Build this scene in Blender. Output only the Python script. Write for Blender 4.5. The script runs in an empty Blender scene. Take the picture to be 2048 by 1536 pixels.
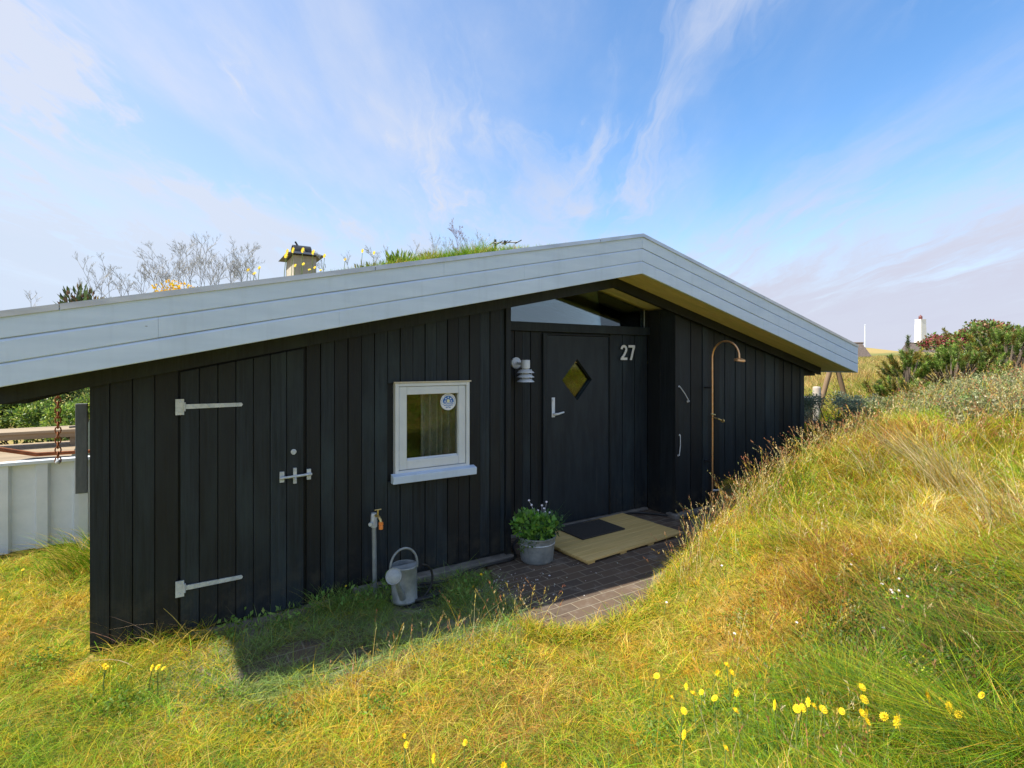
import bpy, math, random
import numpy as np
from mathutils import Vector, Matrix

random.seed(7)
RNG = np.random.default_rng(11)
scene = bpy.context.scene
COL = scene.collection
R = math.radians

# ------------------------------------------------------------------ camera
CAM_H = 1.785
YAW = R(31.88)
FX = math.sin(YAW); FY = math.cos(YAW)          # forward (world xy); right = (FY, -FX)
F_PX = 1042.0; U0 = 1024.0; V0 = 722.0
cam_d = bpy.data.cameras.new('camera')
cam = bpy.data.objects.new('camera', cam_d)
COL.objects.link(cam)
cam.location = (0, 0, CAM_H)
cam.rotation_euler = (R(90), 0, -YAW)
cam_d.sensor_width = 36.0
cam_d.lens = F_PX / 2048.0 * 36.0
cam_d.shift_y = -46.0 / 2048.0
cam_d.clip_start = 0.05
cam_d.clip_end = 6000
scene.camera = cam

# ------------------------------------------------------------------ light
SUN_DIR = Vector((-0.73, 0.228, 1.0)).normalized()
SUN_EL = math.asin(SUN_DIR.z)
SUN_AZ = math.atan2(SUN_DIR.x, SUN_DIR.y)
sun_d = bpy.data.lights.new('sun', 'SUN')
sun_d.energy = 3.6
sun_d.angle = R(0.55)
sun_d.color = (1.0, 0.93, 0.80)
sun = bpy.data.objects.new('sun', sun_d)
COL.objects.link(sun)
sun.rotation_euler = SUN_DIR.to_track_quat('Z', 'Y').to_euler()

scene.view_settings.view_transform = 'Standard'
scene.view_settings.look = 'None'
scene.view_settings.exposure = 1.3
scene.view_settings.gamma = 1.0
scene.cycles.max_bounces = 8
scene.cycles.transparent_max_bounces = 12
scene.cycles.use_denoising = True

# ------------------------------------------------------------------ node helper
class NT:
    def __init__(self, tree):
        self.t = tree
    def n(self, typ, **kw):
        nd = self.t.nodes.new(typ)
        for k, v in kw.items():
            setattr(nd, k, v)
        return nd
    def l(self, a, b):
        self.t.links.new(a, b)
    def math(self, op, a, b=None, c=None, clamp=False):
        nd = self.n('ShaderNodeMath', operation=op)
        nd.use_clamp = clamp
        for i, x in enumerate((a, b, c)):
            if x is None:
                continue
            if isinstance(x, (int, float)):
                nd.inputs[i].default_value = x
            else:
                self.l(x, nd.inputs[i])
        return nd.outputs[0]
    def mix(self, fac, a, b, mode='MIX'):
        nd = self.n('ShaderNodeMix', data_type='RGBA', blend_type=mode)
        for i, x in ((0, fac), (6, a), (7, b)):
            if isinstance(x, (int, float)):
                nd.inputs[i].default_value = x
            elif isinstance(x, (tuple, list)):
                nd.inputs[i].default_value = (*x, 1.0) if len(x) == 3 else x
            else:
                self.l(x, nd.inputs[i])
        return nd.outputs[2]
    def ramp(self, fac, stops):
        nd = self.n('ShaderNodeValToRGB')
        e = nd.color_ramp.elements
        while len(e) < len(stops):
            e.new(0.5)
        for k, (p, c) in enumerate(stops):
            e[k].position = p
            e[k].color = (c, c, c, 1) if isinstance(c, (int, float)) else (*c, 1)
        self.l(fac, nd.inputs[0])
        return nd.outputs[0]
    def noise(self, vec, scale, detail=4, rough=0.55, dist=0.0):
        nd = self.n('ShaderNodeTexNoise')
        nd.inputs['Scale'].default_value = scale
        nd.inputs['Detail'].default_value = detail
        nd.inputs['Roughness'].default_value = rough
        nd.inputs['Distortion'].default_value = dist
        if vec is not None:
            self.l(vec, nd.inputs['Vector'])
        return nd.outputs[0]
    def smooth(self, x, a, b):
        nd = self.n('ShaderNodeMapRange', interpolation_type='SMOOTHSTEP')
        self.l(x, nd.inputs[0])
        nd.inputs[1].default_value = a
        nd.inputs[2].default_value = b
        return nd.outputs[0]
    def comb(self, x, y, z):
        nd = self.n('ShaderNodeCombineXYZ')
        for i, v in enumerate((x, y, z)):
            if isinstance(v, (int, float)):
                nd.inputs[i].default_value = v
            else:
                self.l(v, nd.inputs[i])
        return nd.outputs[0]

# ------------------------------------------------------------------ sky
world = bpy.data.worlds.new('World')
scene.world = world
world.use_nodes = True
W = NT(world.node_tree)
bg = world.node_tree.nodes['Background']
sky = W.n('ShaderNodeTexSky', sky_type='NISHITA', sun_disc=False)
sky.sun_elevation = SUN_EL
sky.sun_rotation = SUN_AZ
sky.air_density = 1.0
sky.dust_density = 0.6
sky.ozone_density = 1.6
hs = W.n('ShaderNodeHueSaturation')
hs.inputs['Saturation'].default_value = 1.22
hs.inputs['Value'].default_value = 0.90
W.l(sky.outputs[0], hs.inputs['Color'])
tc = W.n('ShaderNodeTexCoord')
sp = W.n('ShaderNodeSeparateXYZ')
W.l(tc.outputs['Generated'], sp.inputs[0])
dx, dy, dz = sp.outputs
zc = W.math('MAXIMUM', dz, 0.0)
zz = W.math('ADD', zc, 0.16)
fw = W.math('ADD', W.math('MULTIPLY', dx, FX), W.math('MULTIPLY', dy, FY))
rt = W.math('SUBTRACT', W.math('MULTIPLY', dx, FY), W.math('MULTIPLY', dy, FX))
pr = W.math('DIVIDE', rt, zz)
pf = W.math('DIVIDE', fw, zz)
# cirrus sheet drawn out along the wind
v1 = W.comb(W.math('MULTIPLY', pr, 1.7), W.math('MULTIPLY', pf, 0.62), 3.1)
warp = W.noise(v1, 0.9, 5, 0.55)
v1b = W.comb(W.math('ADD', W.math('MULTIPLY', pr, 3.0), W.math('MULTIPLY', warp, 3.0)),
             W.math('ADD', W.math('MULTIPLY', pf, 0.80), W.math('MULTIPLY', warp, 1.2)), 3.1)
streak = W.noise(v1b, 1.15, 14, 0.64, 0.25)
v2 = W.comb(W.math('ADD', pr, 1.3), W.math('MULTIPLY', pf, 0.7), 9.4)
cover = W.noise(v2, 0.62, 3, 0.5, 0.4)
wisp = W.math('MULTIPLY', W.smooth(streak, 0.46, 0.68), W.smooth(cover, 0.40, 0.60))
veil = W.smooth(W.noise(v1, 0.8, 8, 0.6, 0.2), 0.34, 0.70)
# thicker veil on the sunny side of the sky and low over the sea
leftw = W.smooth(W.math('MULTIPLY', rt, -1.0), -0.30, 0.62)
low = W.math('POWER', W.math('SUBTRACT', 1.0, W.math('MINIMUM', zc, 1.0)), 4.2)
low = W.math('ADD', low, W.math('MULTIPLY', W.math('SUBTRACT', streak, 0.5), 0.80))
cl = W.math('ADD', W.math('MULTIPLY', wisp, 0.85), W.math('MULTIPLY', veil, W.math('MULTIPLY_ADD', leftw, 0.36, 0.30)))
cl = W.math('ADD', cl, W.math('MULTIPLY', leftw, 0.40))
cl = W.math('MINIMUM', W.math('MAXIMUM', cl, 0.0), 0.93)
c1 = W.mix(cl, hs.outputs[0], (2.50, 2.66, 3.12))
hazec = W.mix(leftw, (2.22, 2.31, 2.80), (2.30, 2.66, 3.24))
hz = W.math('MULTIPLY', W.smooth(low, 0.10, 0.66), 0.97)
c2 = W.mix(hz, c1, hazec)
below = W.smooth(W.math('MULTIPLY', dz, -1.0), 0.0, 0.05)
c3 = W.mix(below, c2, (0.9, 0.85, 0.5))
W.l(c3, bg.inputs['Color'])
bg.inputs['Strength'].default_value = 0.12

# ------------------------------------------------------------------ materials
def pmat(name, rough=0.6, metallic=0.0, spec=0.5):
    m = bpy.data.materials.new(name)
    m.use_nodes = True
    t = NT(m.node_tree)
    b = m.node_tree.nodes['Principled BSDF']
    b.inputs['Roughness'].default_value = rough
    b.inputs['Metallic'].default_value = metallic
    b.inputs['Specular IOR Level'].default_value = spec
    return m, t, b

def simple(name, c0, c1, scale=6, stretch=(1, 1, 1), rough=0.6, metallic=0.0, bump=0.1, detail=6, spec=0.5, obj_coord=True):
    m, t, b = pmat(name, rough, metallic, spec)
    tcn = t.n('ShaderNodeTexCoord')
    mp = t.n('ShaderNodeMapping')
    mp.inputs['Scale'].default_value = stretch
    t.l(tcn.outputs['Object'], mp.inputs[0])
    nz = t.noise(mp.outputs[0], scale, detail, 0.6)
    col = t.mix(t.smooth(nz, 0.30, 0.70), c0, c1)
    t.l(col, b.inputs['Base Color'])
    if bump:
        bp = t.n('ShaderNodeBump')
        bp.inputs['Strength'].default_value = bump
        bp.inputs['Distance'].default_value = 0.01
        t.l(t.noise(mp.outputs[0], scale * 3, 5, 0.6), bp.inputs['Height'])
        t.l(bp.outputs[0], b.inputs['Normal'])
    return m

def wall_mat():
    # black-painted rough sawn boards: vertical grain, weathered streaks, each board a little different
    m, t, b = pmat('black_painted_boards', 0.62, 0, 0.20)
    tcn = t.n('ShaderNodeTexCoord')
    mp = t.n('ShaderNodeMapping'); mp.inputs['Scale'].default_value = (26, 26, 1.1)
    t.l(tcn.outputs['Object'], mp.inputs[0])
    g = t.noise(mp.outputs[0], 2.0, 8, 0.65, 0.6)
    mp2 = t.n('ShaderNodeMapping'); mp2.inputs['Scale'].default_value = (3.5, 3.5, 0.9)
    t.l(tcn.outputs['Object'], mp2.inputs[0])
    s = t.noise(mp2.outputs[0], 1.4, 5, 0.6)
    geo = t.n('ShaderNodeNewGeometry')
    c = t.mix(t.smooth(g, 0.3, 0.7), (0.013, 0.019, 0.025), (0.031, 0.042, 0.052))
    c = t.mix(t.smooth(s, 0.45, 0.75), c, (0.036, 0.053, 0.062))
    c = t.mix(t.math('MULTIPLY', geo.outputs['Random Per Island'], 0.8), c, (0.014, 0.014, 0.015))
    # sand and soil splashed up by rain, greenish towards the ground
    sxyz = t.n('ShaderNodeSeparateXYZ'); t.l(tcn.outputs['Object'], sxyz.inputs[0])
    spl = t.math('MULTIPLY', t.math('SUBTRACT', 1.0, t.smooth(sxyz.outputs[2], 0.0, 0.42)), t.smooth(t.noise(tcn.outputs['Object'], 9.0, 6, 0.7), 0.40, 0.70))
    c = t.mix(t.math('MULTIPLY', spl, 0.45), c, (0.085, 0.075, 0.055))
    t.l(c, b.inputs['Base Color'])
    bp = t.n('ShaderNodeBump'); bp.inputs['Strength'].default_value = 0.35; bp.inputs['Distance'].default_value = 0.004
    t.l(g, bp.inputs['Height']); t.l(bp.outputs[0], b.inputs['Normal'])
    t.l(t.math('ADD', t.math('MULTIPLY', g, 0.35), 0.30), b.inputs['Roughness'])
    return m

def wood_mat(name, c0, c1, c2, axis='x', rough=0.6, scale=1.0, bump=0.25):
    m, t, b = pmat(name, rough, 0, 0.3)
    tcn = t.n('ShaderNodeTexCoord')
    mp = t.n('ShaderNodeMapping')
    st = {'x': (0.8, 14, 14), 'y': (14, 0.8, 14), 'z': (14, 14, 0.8)}[axis]
    mp.inputs['Scale'].default_value = [s * scale for s in st]
    t.l(tcn.outputs['Object'], mp.inputs[0])
    geo = t.n('ShaderNodeNewGeometry')
    off = t.n('ShaderNodeVectorMath', operation='ADD')
    t.l(mp.outputs[0], off.inputs[0])
    k = t.math('MULTIPLY', geo.outputs['Random Per Island'], 37.0)
    t.l(t.comb(k, k, k), off.inputs[1])
    g = t.noise(off.outputs[0], 1.5, 8, 0.62, 0.8)
    g2 = t.noise(off.outputs[0], 0.5, 3, 0.5)
    c = t.mix(t.smooth(g, 0.32, 0.68), c0, c1)
    c = t.mix(t.math('MULTIPLY', t.smooth(g2, 0.4, 0.7), 0.8), c, c2)
    c = t.mix(t.math('MULTIPLY', geo.outputs['Random Per Island'], 0.3), c, c0)
    t.l(c, b.inputs['Base Color'])
    bp = t.n('ShaderNodeBump'); bp.inputs['Strength'].default_value = bump; bp.inputs['Distance'].default_value = 0.004
    t.l(g, bp.inputs['Height']); t.l(bp.outputs[0], b.inputs['Normal'])
    return m

def fascia_mat():
    m, t, b = pmat('grey_white_painted_fascia', 0.5, 0, 0.4)
    tcn = t.n('ShaderNodeTexCoord')
    mp = t.n('ShaderNodeMapping'); mp.inputs['Scale'].default_value = (1.2, 8, 9)
    t.l(tcn.outputs['Object'], mp.inputs[0])
    g = t.noise(mp.outputs[0], 1.6, 6, 0.6)
    c = t.mix(t.smooth(g, 0.3, 0.75), (0.54, 0.65, 0.80), (0.61, 0.72, 0.87))
    # faint rain streaks and green-grey film along the boards
    mp3 = t.n('ShaderNodeMapping'); mp3.inputs['Scale'].default_value = (7, 7, 0.7)
    t.l(tcn.outputs['Object'], mp3.inputs[0])
    c = t.mix(t.math('MULTIPLY', t.smooth(t.noise(mp3.outputs[0], 1.3, 5, 0.65), 0.48, 0.75), 0.40), c, (0.44, 0.53, 0.64))
    c = t.mix(t.math('MULTIPLY', t.smooth(t.noise(tcn.outputs['Object'], 1.1, 6, 0.65), 0.5, 0.75), 0.35), c, (0.47, 0.56, 0.67))
    # a few knots and rusty nail heads
    vo = t.n('ShaderNodeTexVoronoi'); vo.inputs['Scale'].default_value = 2.3
    mp2 = t.n('ShaderNodeMapping'); mp2.inputs['Scale'].default_value = (1.0, 1.0, 3.0)
    t.l(tcn.outputs['Object'], mp2.inputs[0]); t.l(mp2.outputs[0], vo.inputs['Vector'])
    sel = t.math('GREATER_THAN', t.noise(mp2.outputs[0], 0.9, 1, 0.5), 0.52)
    dot = t.math('MULTIPLY', t.math('LESS_THAN', vo.outputs['Distance'], 0.018), sel)
    c = t.mix(t.math('MULTIPLY', dot, 0.7), c, (0.12, 0.10, 0.09))
    t.l(c, b.inputs['Base Color'])
    bp = t.n('ShaderNodeBump'); bp.inputs['Strength'].default_value = 0.12; bp.inputs['Distance'].default_value = 0.004
    t.l(g, bp.inputs['Height']); t.l(bp.outputs[0], b.inputs['Normal'])
    return m

def glass_mat(name, refl, rough=0.0, tint=(0.92, 0.95, 0.93), gtint=(0.95, 0.98, 1)):
    m = bpy.data.materials.new(name); m.use_nodes = True
    t = NT(m.node_tree)
    out = m.node_tree.nodes['Material Output']
    m.node_tree.nodes.remove(m.node_tree.nodes['Principled BSDF'])
    tr = t.n('ShaderNodeBsdfTransparent'); tr.inputs[0].default_value = (*tint, 1)
    gl = t.n('ShaderNodeBsdfGlossy'); gl.inputs['Roughness'].default_value = rough
    gl.inputs[0].default_value = (*gtint, 1)
    fr = t.n('ShaderNodeFresnel'); fr.inputs[0].default_value = 1.5
    f = t.math('ADD', t.math('MULTIPLY', fr.outputs[0], 1.2), refl, clamp=True)
    mx = t.n('ShaderNodeMixShader')
    t.l(f, mx.inputs[0]); t.l(tr.outputs[0], mx.inputs[1]); t.l(gl.outputs[0], mx.inputs[2])
    t.l(mx.outputs[0], out.inputs[0])
    return m

def leaf_mat(name, trans=0.35, rough=0.5, gloss=0.05):
    m = bpy.data.materials.new(name); m.use_nodes = True
    t = NT(m.node_tree)
    out = m.node_tree.nodes['Material Output']
    m.node_tree.nodes.remove(m.node_tree.nodes['Principled BSDF'])
    at = t.n('ShaderNodeAttribute'); at.attribute_name = 'Col'
    d = t.n('ShaderNodeBsdfDiffuse'); tl = t.n('ShaderNodeBsdfTranslucent'); g = t.n('ShaderNodeBsdfGlossy')
    g.inputs['Roughness'].default_value = rough
    t.l(at.outputs['Color'], d.inputs[0]); t.l(at.outputs['Color'], tl.inputs[0])
    a = t.n('ShaderNodeMixShader'); a.inputs[0].default_value = trans
    t.l(d.outputs[0], a.inputs[1]); t.l(tl.outputs[0], a.inputs[2])
    b = t.n('ShaderNodeMixShader'); b.inputs[0].default_value = gloss
    t.l(a.outputs[0], b.inputs[1]); t.l(g.outputs[0], b.inputs[2])
    t.l(b.outputs[0], out.inputs[0])
    return m

def ground_mat():
    m, t, b = pmat('dune_soil', 0.95, 0, 0.1)
    tcn = t.n('ShaderNodeTexCoord')
    n1 = t.noise(tcn.outputs['Object'], 0.9, 5, 0.6)
    n2 = t.noise(tcn.outputs['Object'], 9.0, 6, 0.65)
    c = t.mix(t.smooth(n1, 0.35, 0.65), (0.22, 0.15, 0.025), (0.11, 0.14, 0.018))
    c = t.mix(t.smooth(n2, 0.45, 0.75), c, (0.36, 0.26, 0.09))
    # far-off dune grassland: straw and heath in broad patches
    n3 = t.noise(tcn.outputs['Object'], 0.11, 6, 0.6)
    cp = t.mix(t.smooth(n3, 0.38, 0.62), (0.34, 0.26, 0.10), (0.17, 0.18, 0.06))
    sx = t.n('ShaderNodeSeparateXYZ'); t.l(tcn.outputs['Object'], sx.inputs[0])
    d = t.math('SQRT', t.math('ADD', t.math('POWER', sx.outputs[0], 2.0), t.math('POWER', sx.outputs[1], 2.0)))
    c = t.mix(t.smooth(d, 9, 16), c, cp)
    # bare earth along the cabin wall, its colour lightened to lift the shade there
    yb = t.math('MULTIPLY', t.smooth(sx.outputs[1], 2.85, 3.25), t.math('SUBTRACT', 1.0, t.smooth(sx.outputs[1], 4.7, 4.9)))
    xb = t.math('MULTIPLY', t.smooth(sx.outputs[0], -0.35, 0.15), t.math('SUBTRACT', 1.0, t.smooth(sx.outputs[0], 5.2, 5.8)))
    c = t.mix(t.math('MULTIPLY', yb, xb), c, t.mix(n2, (0.13, 0.115, 0.095), (0.26, 0.235, 0.19)))
    t.l(c, b.inputs['Base Color'])
    bp = t.n('ShaderNodeBump'); bp.inputs['Strength'].default_value = 0.6; bp.inputs['Distance'].default_value = 0.03
    t.l(n2, bp.inputs['Height']); t.l(bp.outputs[0], b.inputs['Normal'])
    return m

def paving_mat():
    m, t, b = pmat('brown_clay_pavers', 0.85, 0, 0.2)
    tcn = t.n('ShaderNodeTexCoord')
    wob = t.noise(tcn.outputs['Object'], 3.0, 3, 0.5)
    vm = t.n('ShaderNodeVectorMath', operation='ADD')
    t.l(tcn.outputs['Object'], vm.inputs[0]); t.l(t.comb(t.math('MULTIPLY', wob, 0.02), t.math('MULTIPLY', wob, 0.02), 0.0), vm.inputs[1])
    br = t.n('ShaderNodeTexBrick')
    br.inputs['Scale'].default_value = 1.0
    br.inputs['Brick Width'].default_value = 0.215
    br.inputs['Row Height'].default_value = 0.108
    br.inputs['Mortar Size'].default_value = 0.007
    br.inputs['Mortar Smooth'].default_value = 0.35
    br.inputs['Bias'].default_value = 0.1
    br.inputs['Color1'].default_value = (0.090, 0.068, 0.053, 1)
    br.inputs['Color2'].default_value = (0.142, 0.096, 0.064, 1)
    br.inputs['Mortar'].default_value = (0.25, 0.205, 0.15, 1)
    t.l(vm.outputs[0], br.inputs['Vector'])
    n = t.noise(tcn.outputs['Object'], 5.0, 7, 0.65)
    n2 = t.noise(tcn.outputs['Object'], 40.0, 4, 0.6)
    c = t.mix(t.math('MULTIPLY', n2, 0.45), br.outputs['Color'], (0.095, 0.085, 0.075))
    # lime bloom and blown sand on the bricks
    c = t.mix(t.math('MULTIPLY', t.smooth(n, 0.52, 0.72), 0.40), c, (0.30, 0.265, 0.22))
    t.l(c, b.inputs['Base Color'])
    bp = t.n('ShaderNodeBump'); bp.inputs['Strength'].default_value = 0.8; bp.inputs['Distance'].default_value = 0.008
    hgt = t.math('SUBTRACT', t.math('MULTIPLY', n2, 0.25), br.outputs['Fac'])
    t.l(hgt, bp.inputs['Height']); t.l(bp.outputs[0], b.inputs['Normal'])
    return m

M = {}
M['wall'] = wall_mat()
M['fascia'] = fascia_mat()
M['soffit'] = wood_mat('raw_timber_soffit', (0.58, 0.50, 0.28), (0.68, 0.60, 0.38), (0.52, 0.50, 0.28), 'x')
M['pallet'] = wood_mat('pressure_treated_planks', (0.60, 0.42, 0.15), (0.76, 0.56, 0.24), (0.50, 0.38, 0.15), 'x')
M['deck'] = wood_mat('sun_bleached_deck_boards', (0.30, 0.23, 0.15), (0.42, 0.33, 0.22), (0.22, 0.17, 0.11), 'x')
M['pole'] = wood_mat('weathered_round_pole', (0.20, 0.13, 0.075), (0.30, 0.21, 0.13), (0.15, 0.11, 0.07), 'z', scale=0.6)
M['white_metal'] = simple('white_painted_metal', (0.68, 0.73, 0.79), (0.77, 0.81, 0.86), 5, rough=0.4, bump=0.03)
M['pvc'] = simple('white_window_paint', (0.62, 0.655, 0.68), (0.68, 0.71, 0.73), 8, rough=0.35, bump=0.03)
M['flash'] = simple('zinc_flashing', (0.42, 0.44, 0.46), (0.55, 0.57, 0.58), 4, (1, 4, 4), rough=0.35, metallic=0.7, bump=0.05)
M['galv'] = simple('galvanised_steel', (0.44, 0.48, 0.52), (0.62, 0.66, 0.70), 22, rough=0.45, metallic=0.2, bump=0.05)
M['zinc'] = simple('weathered_zinc', (0.22, 0.25, 0.26), (0.36, 0.39, 0.40), 11, rough=0.5, metallic=0.35, bump=0.06)
M['copper'] = simple('worn_copper', (0.72, 0.38, 0.17), (0.80, 0.50, 0.26), 18, rough=0.38, metallic=0.8, bump=0.04)
M['brass'] = simple('brass', (0.55, 0.40, 0.15), (0.65, 0.50, 0.22), 18, rough=0.35, metallic=0.8, bump=0)
M['orange'] = simple('orange_plastic', (0.85, 0.22, 0.03), (0.9, 0.28, 0.05), 9, rough=0.4, bump=0)
M['concrete'] = simple('foundation_concrete', (0.13, 0.12, 0.105), (0.24, 0.225, 0.20), 7, rough=0.9, bump=0.5)
M['rubber'] = simple('black_rubber', (0.016, 0.016, 0.017), (0.030, 0.030, 0.030), 12, rough=0.55, bump=0.1)
M['mat_fibre'] = simple('dark_door_mat_fibre', (0.030, 0.028, 0.026), (0.055, 0.05, 0.045), 90, rough=0.95, bump=0.8)
M['dark_metal'] = simple('dark_metal', (0.030, 0.032, 0.034), (0.055, 0.058, 0.060), 12, rough=0.45, metallic=0.4, bump=0.06)
M['render'] = simple('cream_rendered_chimney', (0.34, 0.31, 0.26), (0.46, 0.42, 0.35), 9, rough=0.9, bump=0.4)
M['rust'] = simple('rusty_iron', (0.20, 0.065, 0.025), (0.36, 0.13, 0.05), 16, rough=0.85, metallic=0.2, bump=0.4)
M['greyboard'] = simple('blue_grey_painted_board', (0.10, 0.115, 0.13), (0.14, 0.155, 0.17), 8, (4, 4, 1), rough=0.6, bump=0.2)
M['dark_inside'] = simple('dark_interior_panel', (0.05, 0.04, 0.03), (0.08, 0.065, 0.05), 4, rough=0.8, bump=0)
M['curtain'] = simple('grey_curtain_cloth', (0.22, 0.21, 0.21), (0.30, 0.29, 0.285), 30, rough=0.9, bump=0.15)
M['thatch'] = simple('brown_thatch', (0.075, 0.058, 0.048), (0.14, 0.11, 0.095), 2.5, (3, 3, 0.6), rough=0.95, bump=0.6)
M['whitewash'] = simple('whitewashed_tower', (0.74, 0.73, 0.72), (0.82, 0.81, 0.80), 0.3, rough=0.8, bump=0.05)
M['red_paint'] = simple('red_lantern_paint', (0.12, 0.035, 0.035), (0.19, 0.06, 0.055), 1.0, rough=0.5, bump=0.05)
M['white_post'] = simple('flaking_white_post', (0.42, 0.36, 0.30), (0.60, 0.58, 0.56), 5, (1, 1, 0.5), rough=0.8, bump=0.3)
M['bark'] = simple('twig_bark', (0.10, 0.075, 0.055), (0.18, 0.14, 0.11), 14, rough=0.9, bump=0.3)
M['dry_stem'] = simple('dry_weed_stem', (0.36, 0.355, 0.35), (0.50, 0.49, 0.48), 14, rough=0.9, bump=0)
M['green_stem'] = simple('green_stem', (0.10, 0.16, 0.035), (0.16, 0.22, 0.05), 14, rough=0.7, bump=0)
M['yellow'] = simple('yellow_petals', (0.90, 0.58, 0.006), (0.95, 0.72, 0.015), 60, rough=0.7, bump=0)
M['white_petal'] = simple('white_petals', (0.78, 0.72, 0.76), (0.85, 0.82, 0.84), 40, rough=0.7, bump=0)
M['turf'] = simple('roof_turf_soil', (0.10, 0.085, 0.03), (0.16, 0.14, 0.05), 5, rough=0.95, bump=0.5)
M['soil'] = simple('potting_soil', (0.035, 0.025, 0.018), (0.06, 0.045, 0.03), 30, rough=0.95, bump=0.6)
M['digit'] = simple('white_number_enamel', (0.72, 0.73, 0.73), (0.76, 0.77, 0.77), 9, rough=0.4, bump=0)
M['blue_ink'] = simple('blue_sticker_ink', (0.012, 0.12, 0.42), (0.016, 0.15, 0.48), 9, rough=0.4, bump=0)
M['sticker_white'] = simple('white_sticker_vinyl', (0.74, 0.76, 0.78), (0.78, 0.80, 0.82), 9, rough=0.4, bump=0)
M['sticker_sun'] = simple('pale_yellow_sticker_ink', (0.75, 0.72, 0.42), (0.80, 0.76, 0.48), 9, rough=0.4, bump=0)
M['ground'] = ground_mat()
M['paving'] = paving_mat()
M['glass_win'] = glass_mat('window_glass', 0.0)
M['glass_top'] = glass_mat('transom_glass', 0.08, 0.0, (0.92, 0.95, 0.93), (0.66, 0.84, 0.92))
M['glass_door'] = glass_mat('door_diamond_glass', 0.02, 0.04, (0.8, 0.8, 0.75), (0.62, 0.68, 0.62))
M['leaf'] = leaf_mat('foliage', 0.35)
M['grass'] = leaf_mat('grass_blades', 0.32, 0.5, 0.008)

# ------------------------------------------------------------------ mesh helpers
class MB:
    """collects boxes, prisms, tubes and lathes that become one mesh"""
    def __init__(self):
        self.v = []; self.f = []
    def add(self, vs, fs):
        o = len(self.v)
        self.v += [tuple(p) for p in vs]
        self.f += [tuple(i + o for i in f) for f in fs]
        return self
    def box(self, x0, x1, y0, y1, z0, z1):
        vs = [(x0, y0, z0), (x1, y0, z0), (x1, y1, z0), (x0, y1, z0), (x0, y0, z1), (x1, y0, z1), (x1, y1, z1), (x0, y1, z1)]
        return self.add(vs, [(0, 3, 2, 1), (4, 5, 6, 7), (0, 1, 5, 4), (1, 2, 6, 5), (2, 3, 7, 6), (3, 0, 4, 7)])
    def obox(self, c, size, rot):
        """oriented box: centre, full size, rotation matrix"""
        hs_ = [s / 2 for s in size]
        vs = []
        for sz in (-1, 1):
            for sx, sy in ((-1, -1), (1, -1), (1, 1), (-1, 1)):
                vs.append(Vector(c) + rot @ Vector((sx * hs_[0], sy * hs_[1], sz * hs_[2])))
        return self.add(vs, [(0, 3, 2, 1), (4, 5, 6, 7), (0, 1, 5, 4), (1, 2, 6, 5), (2, 3, 7, 6), (3, 0, 4, 7)])
    def slope_board(self, x0, x1, y0, y1, zb0, zb1, zt0, zt1):
        """board whose bottom and top edges may slope along x"""
        vs = [(x0, y0, zb0), (x1, y0, zb1), (x1, y1, zb1), (x0, y1, zb0), (x0, y0, zt0), (x1, y0, zt1), (x1, y1, zt1), (x0, y1, zt0)]
        return self.add(vs, [(0, 3, 2, 1), (4, 5, 6, 7), (0, 1, 5, 4), (1, 2, 6, 5), (2, 3, 7, 6), (3, 0, 4, 7)])
    def prism(self, poly, y0, y1):
        """polygon in x,z (counter-clockwise seen from -y) pulled from y0 to y1"""
        n = len(poly)
        vs = [(x, y0, z) for x, z in poly] + [(x, y1, z) for x, z in poly]
        fs = [tuple(range(n)), tuple(range(2 * n - 1, n - 1, -1))]
        fs += [(i, i + n, (i + 1) % n + n, (i + 1) % n) for i in range(n)]
        return self.add(vs, fs)
    def tube(self, pts, r, seg=8, cap=True):
        pts = [Vector(p) for p in pts]
        n = len(pts)
        rs = r if isinstance(r, (list, tuple)) else [r] * n
        vs = []; fs = []
        up = None
        for i, p in enumerate(pts):
            d = (pts[min(i + 1, n - 1)] - pts[max(i - 1, 0)])
            if d.length < 1e-9: d = Vector((0, 0, 1))
            d.normalize()
            if up is None:
                a = Vector((0, 0, 1)) if abs(d.z) < 0.9 else Vector((1, 0, 0))
                s = d.cross(a).normalized()
            else:
                s = (up - d * up.dot(d))
                s = s.normalized() if s.length > 1e-6 else d.orthogonal().normalized()
            up = s
            t = d.cross(s)
            for k in range(seg):
                an = 2 * math.pi * k / seg
                vs.append(p + (s * math.cos(an) + t * math.sin(an)) * rs[i])
        for i in range(n - 1):
            for k in range(seg):
                k2 = (k + 1) % seg
                fs.append((i * seg + k, i * seg + k2, (i + 1) * seg + k2, (i + 1) * seg + k))
        if cap:
            fs.append(tuple(range(seg - 1, -1, -1)))
            fs.append(tuple((n - 1) * seg + k for k in range(seg)))
        return self.add(vs, fs)
    def lathe(self, prof, c=(0, 0, 0), seg=28, rot=None, close=True):
        """profile of (radius, height) turned round the z axis"""
        rot = rot or Matrix.Identity(3)
        c = Vector(c)
        vs = []; fs = []
        for r, h in prof:
            for k in range(seg):
                a = 2 * math.pi * k / seg
                vs.append(c + rot @ Vector((r * math.cos(a), r * math.sin(a), h)))
        for i in range(len(prof) - 1):
            for k in range(seg):
                k2 = (k + 1) % seg
                fs.append((i * seg + k, i * seg + k2, (i + 1) * seg + k2, (i + 1) * seg + k))
        if close:
            if prof[0][0] > 1e-6: fs.append(tuple(range(seg - 1, -1, -1)))
            if prof[-1][0] > 1e-6: fs.append(tuple((len(prof) - 1) * seg + k for k in range(seg)))
        return self.add(vs, fs)

def wloc(o):
    v = Vector((0, 0, 0))
    while o is not None:
        v += o.location; o = o.parent
    return v

def tag(o, label=None, cat=None, group=None, kind=None):
    if label: o['label'] = label
    if cat: o['category'] = cat
    if group: o['group'] = group
    if kind: o['kind'] = kind
    return o

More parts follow.
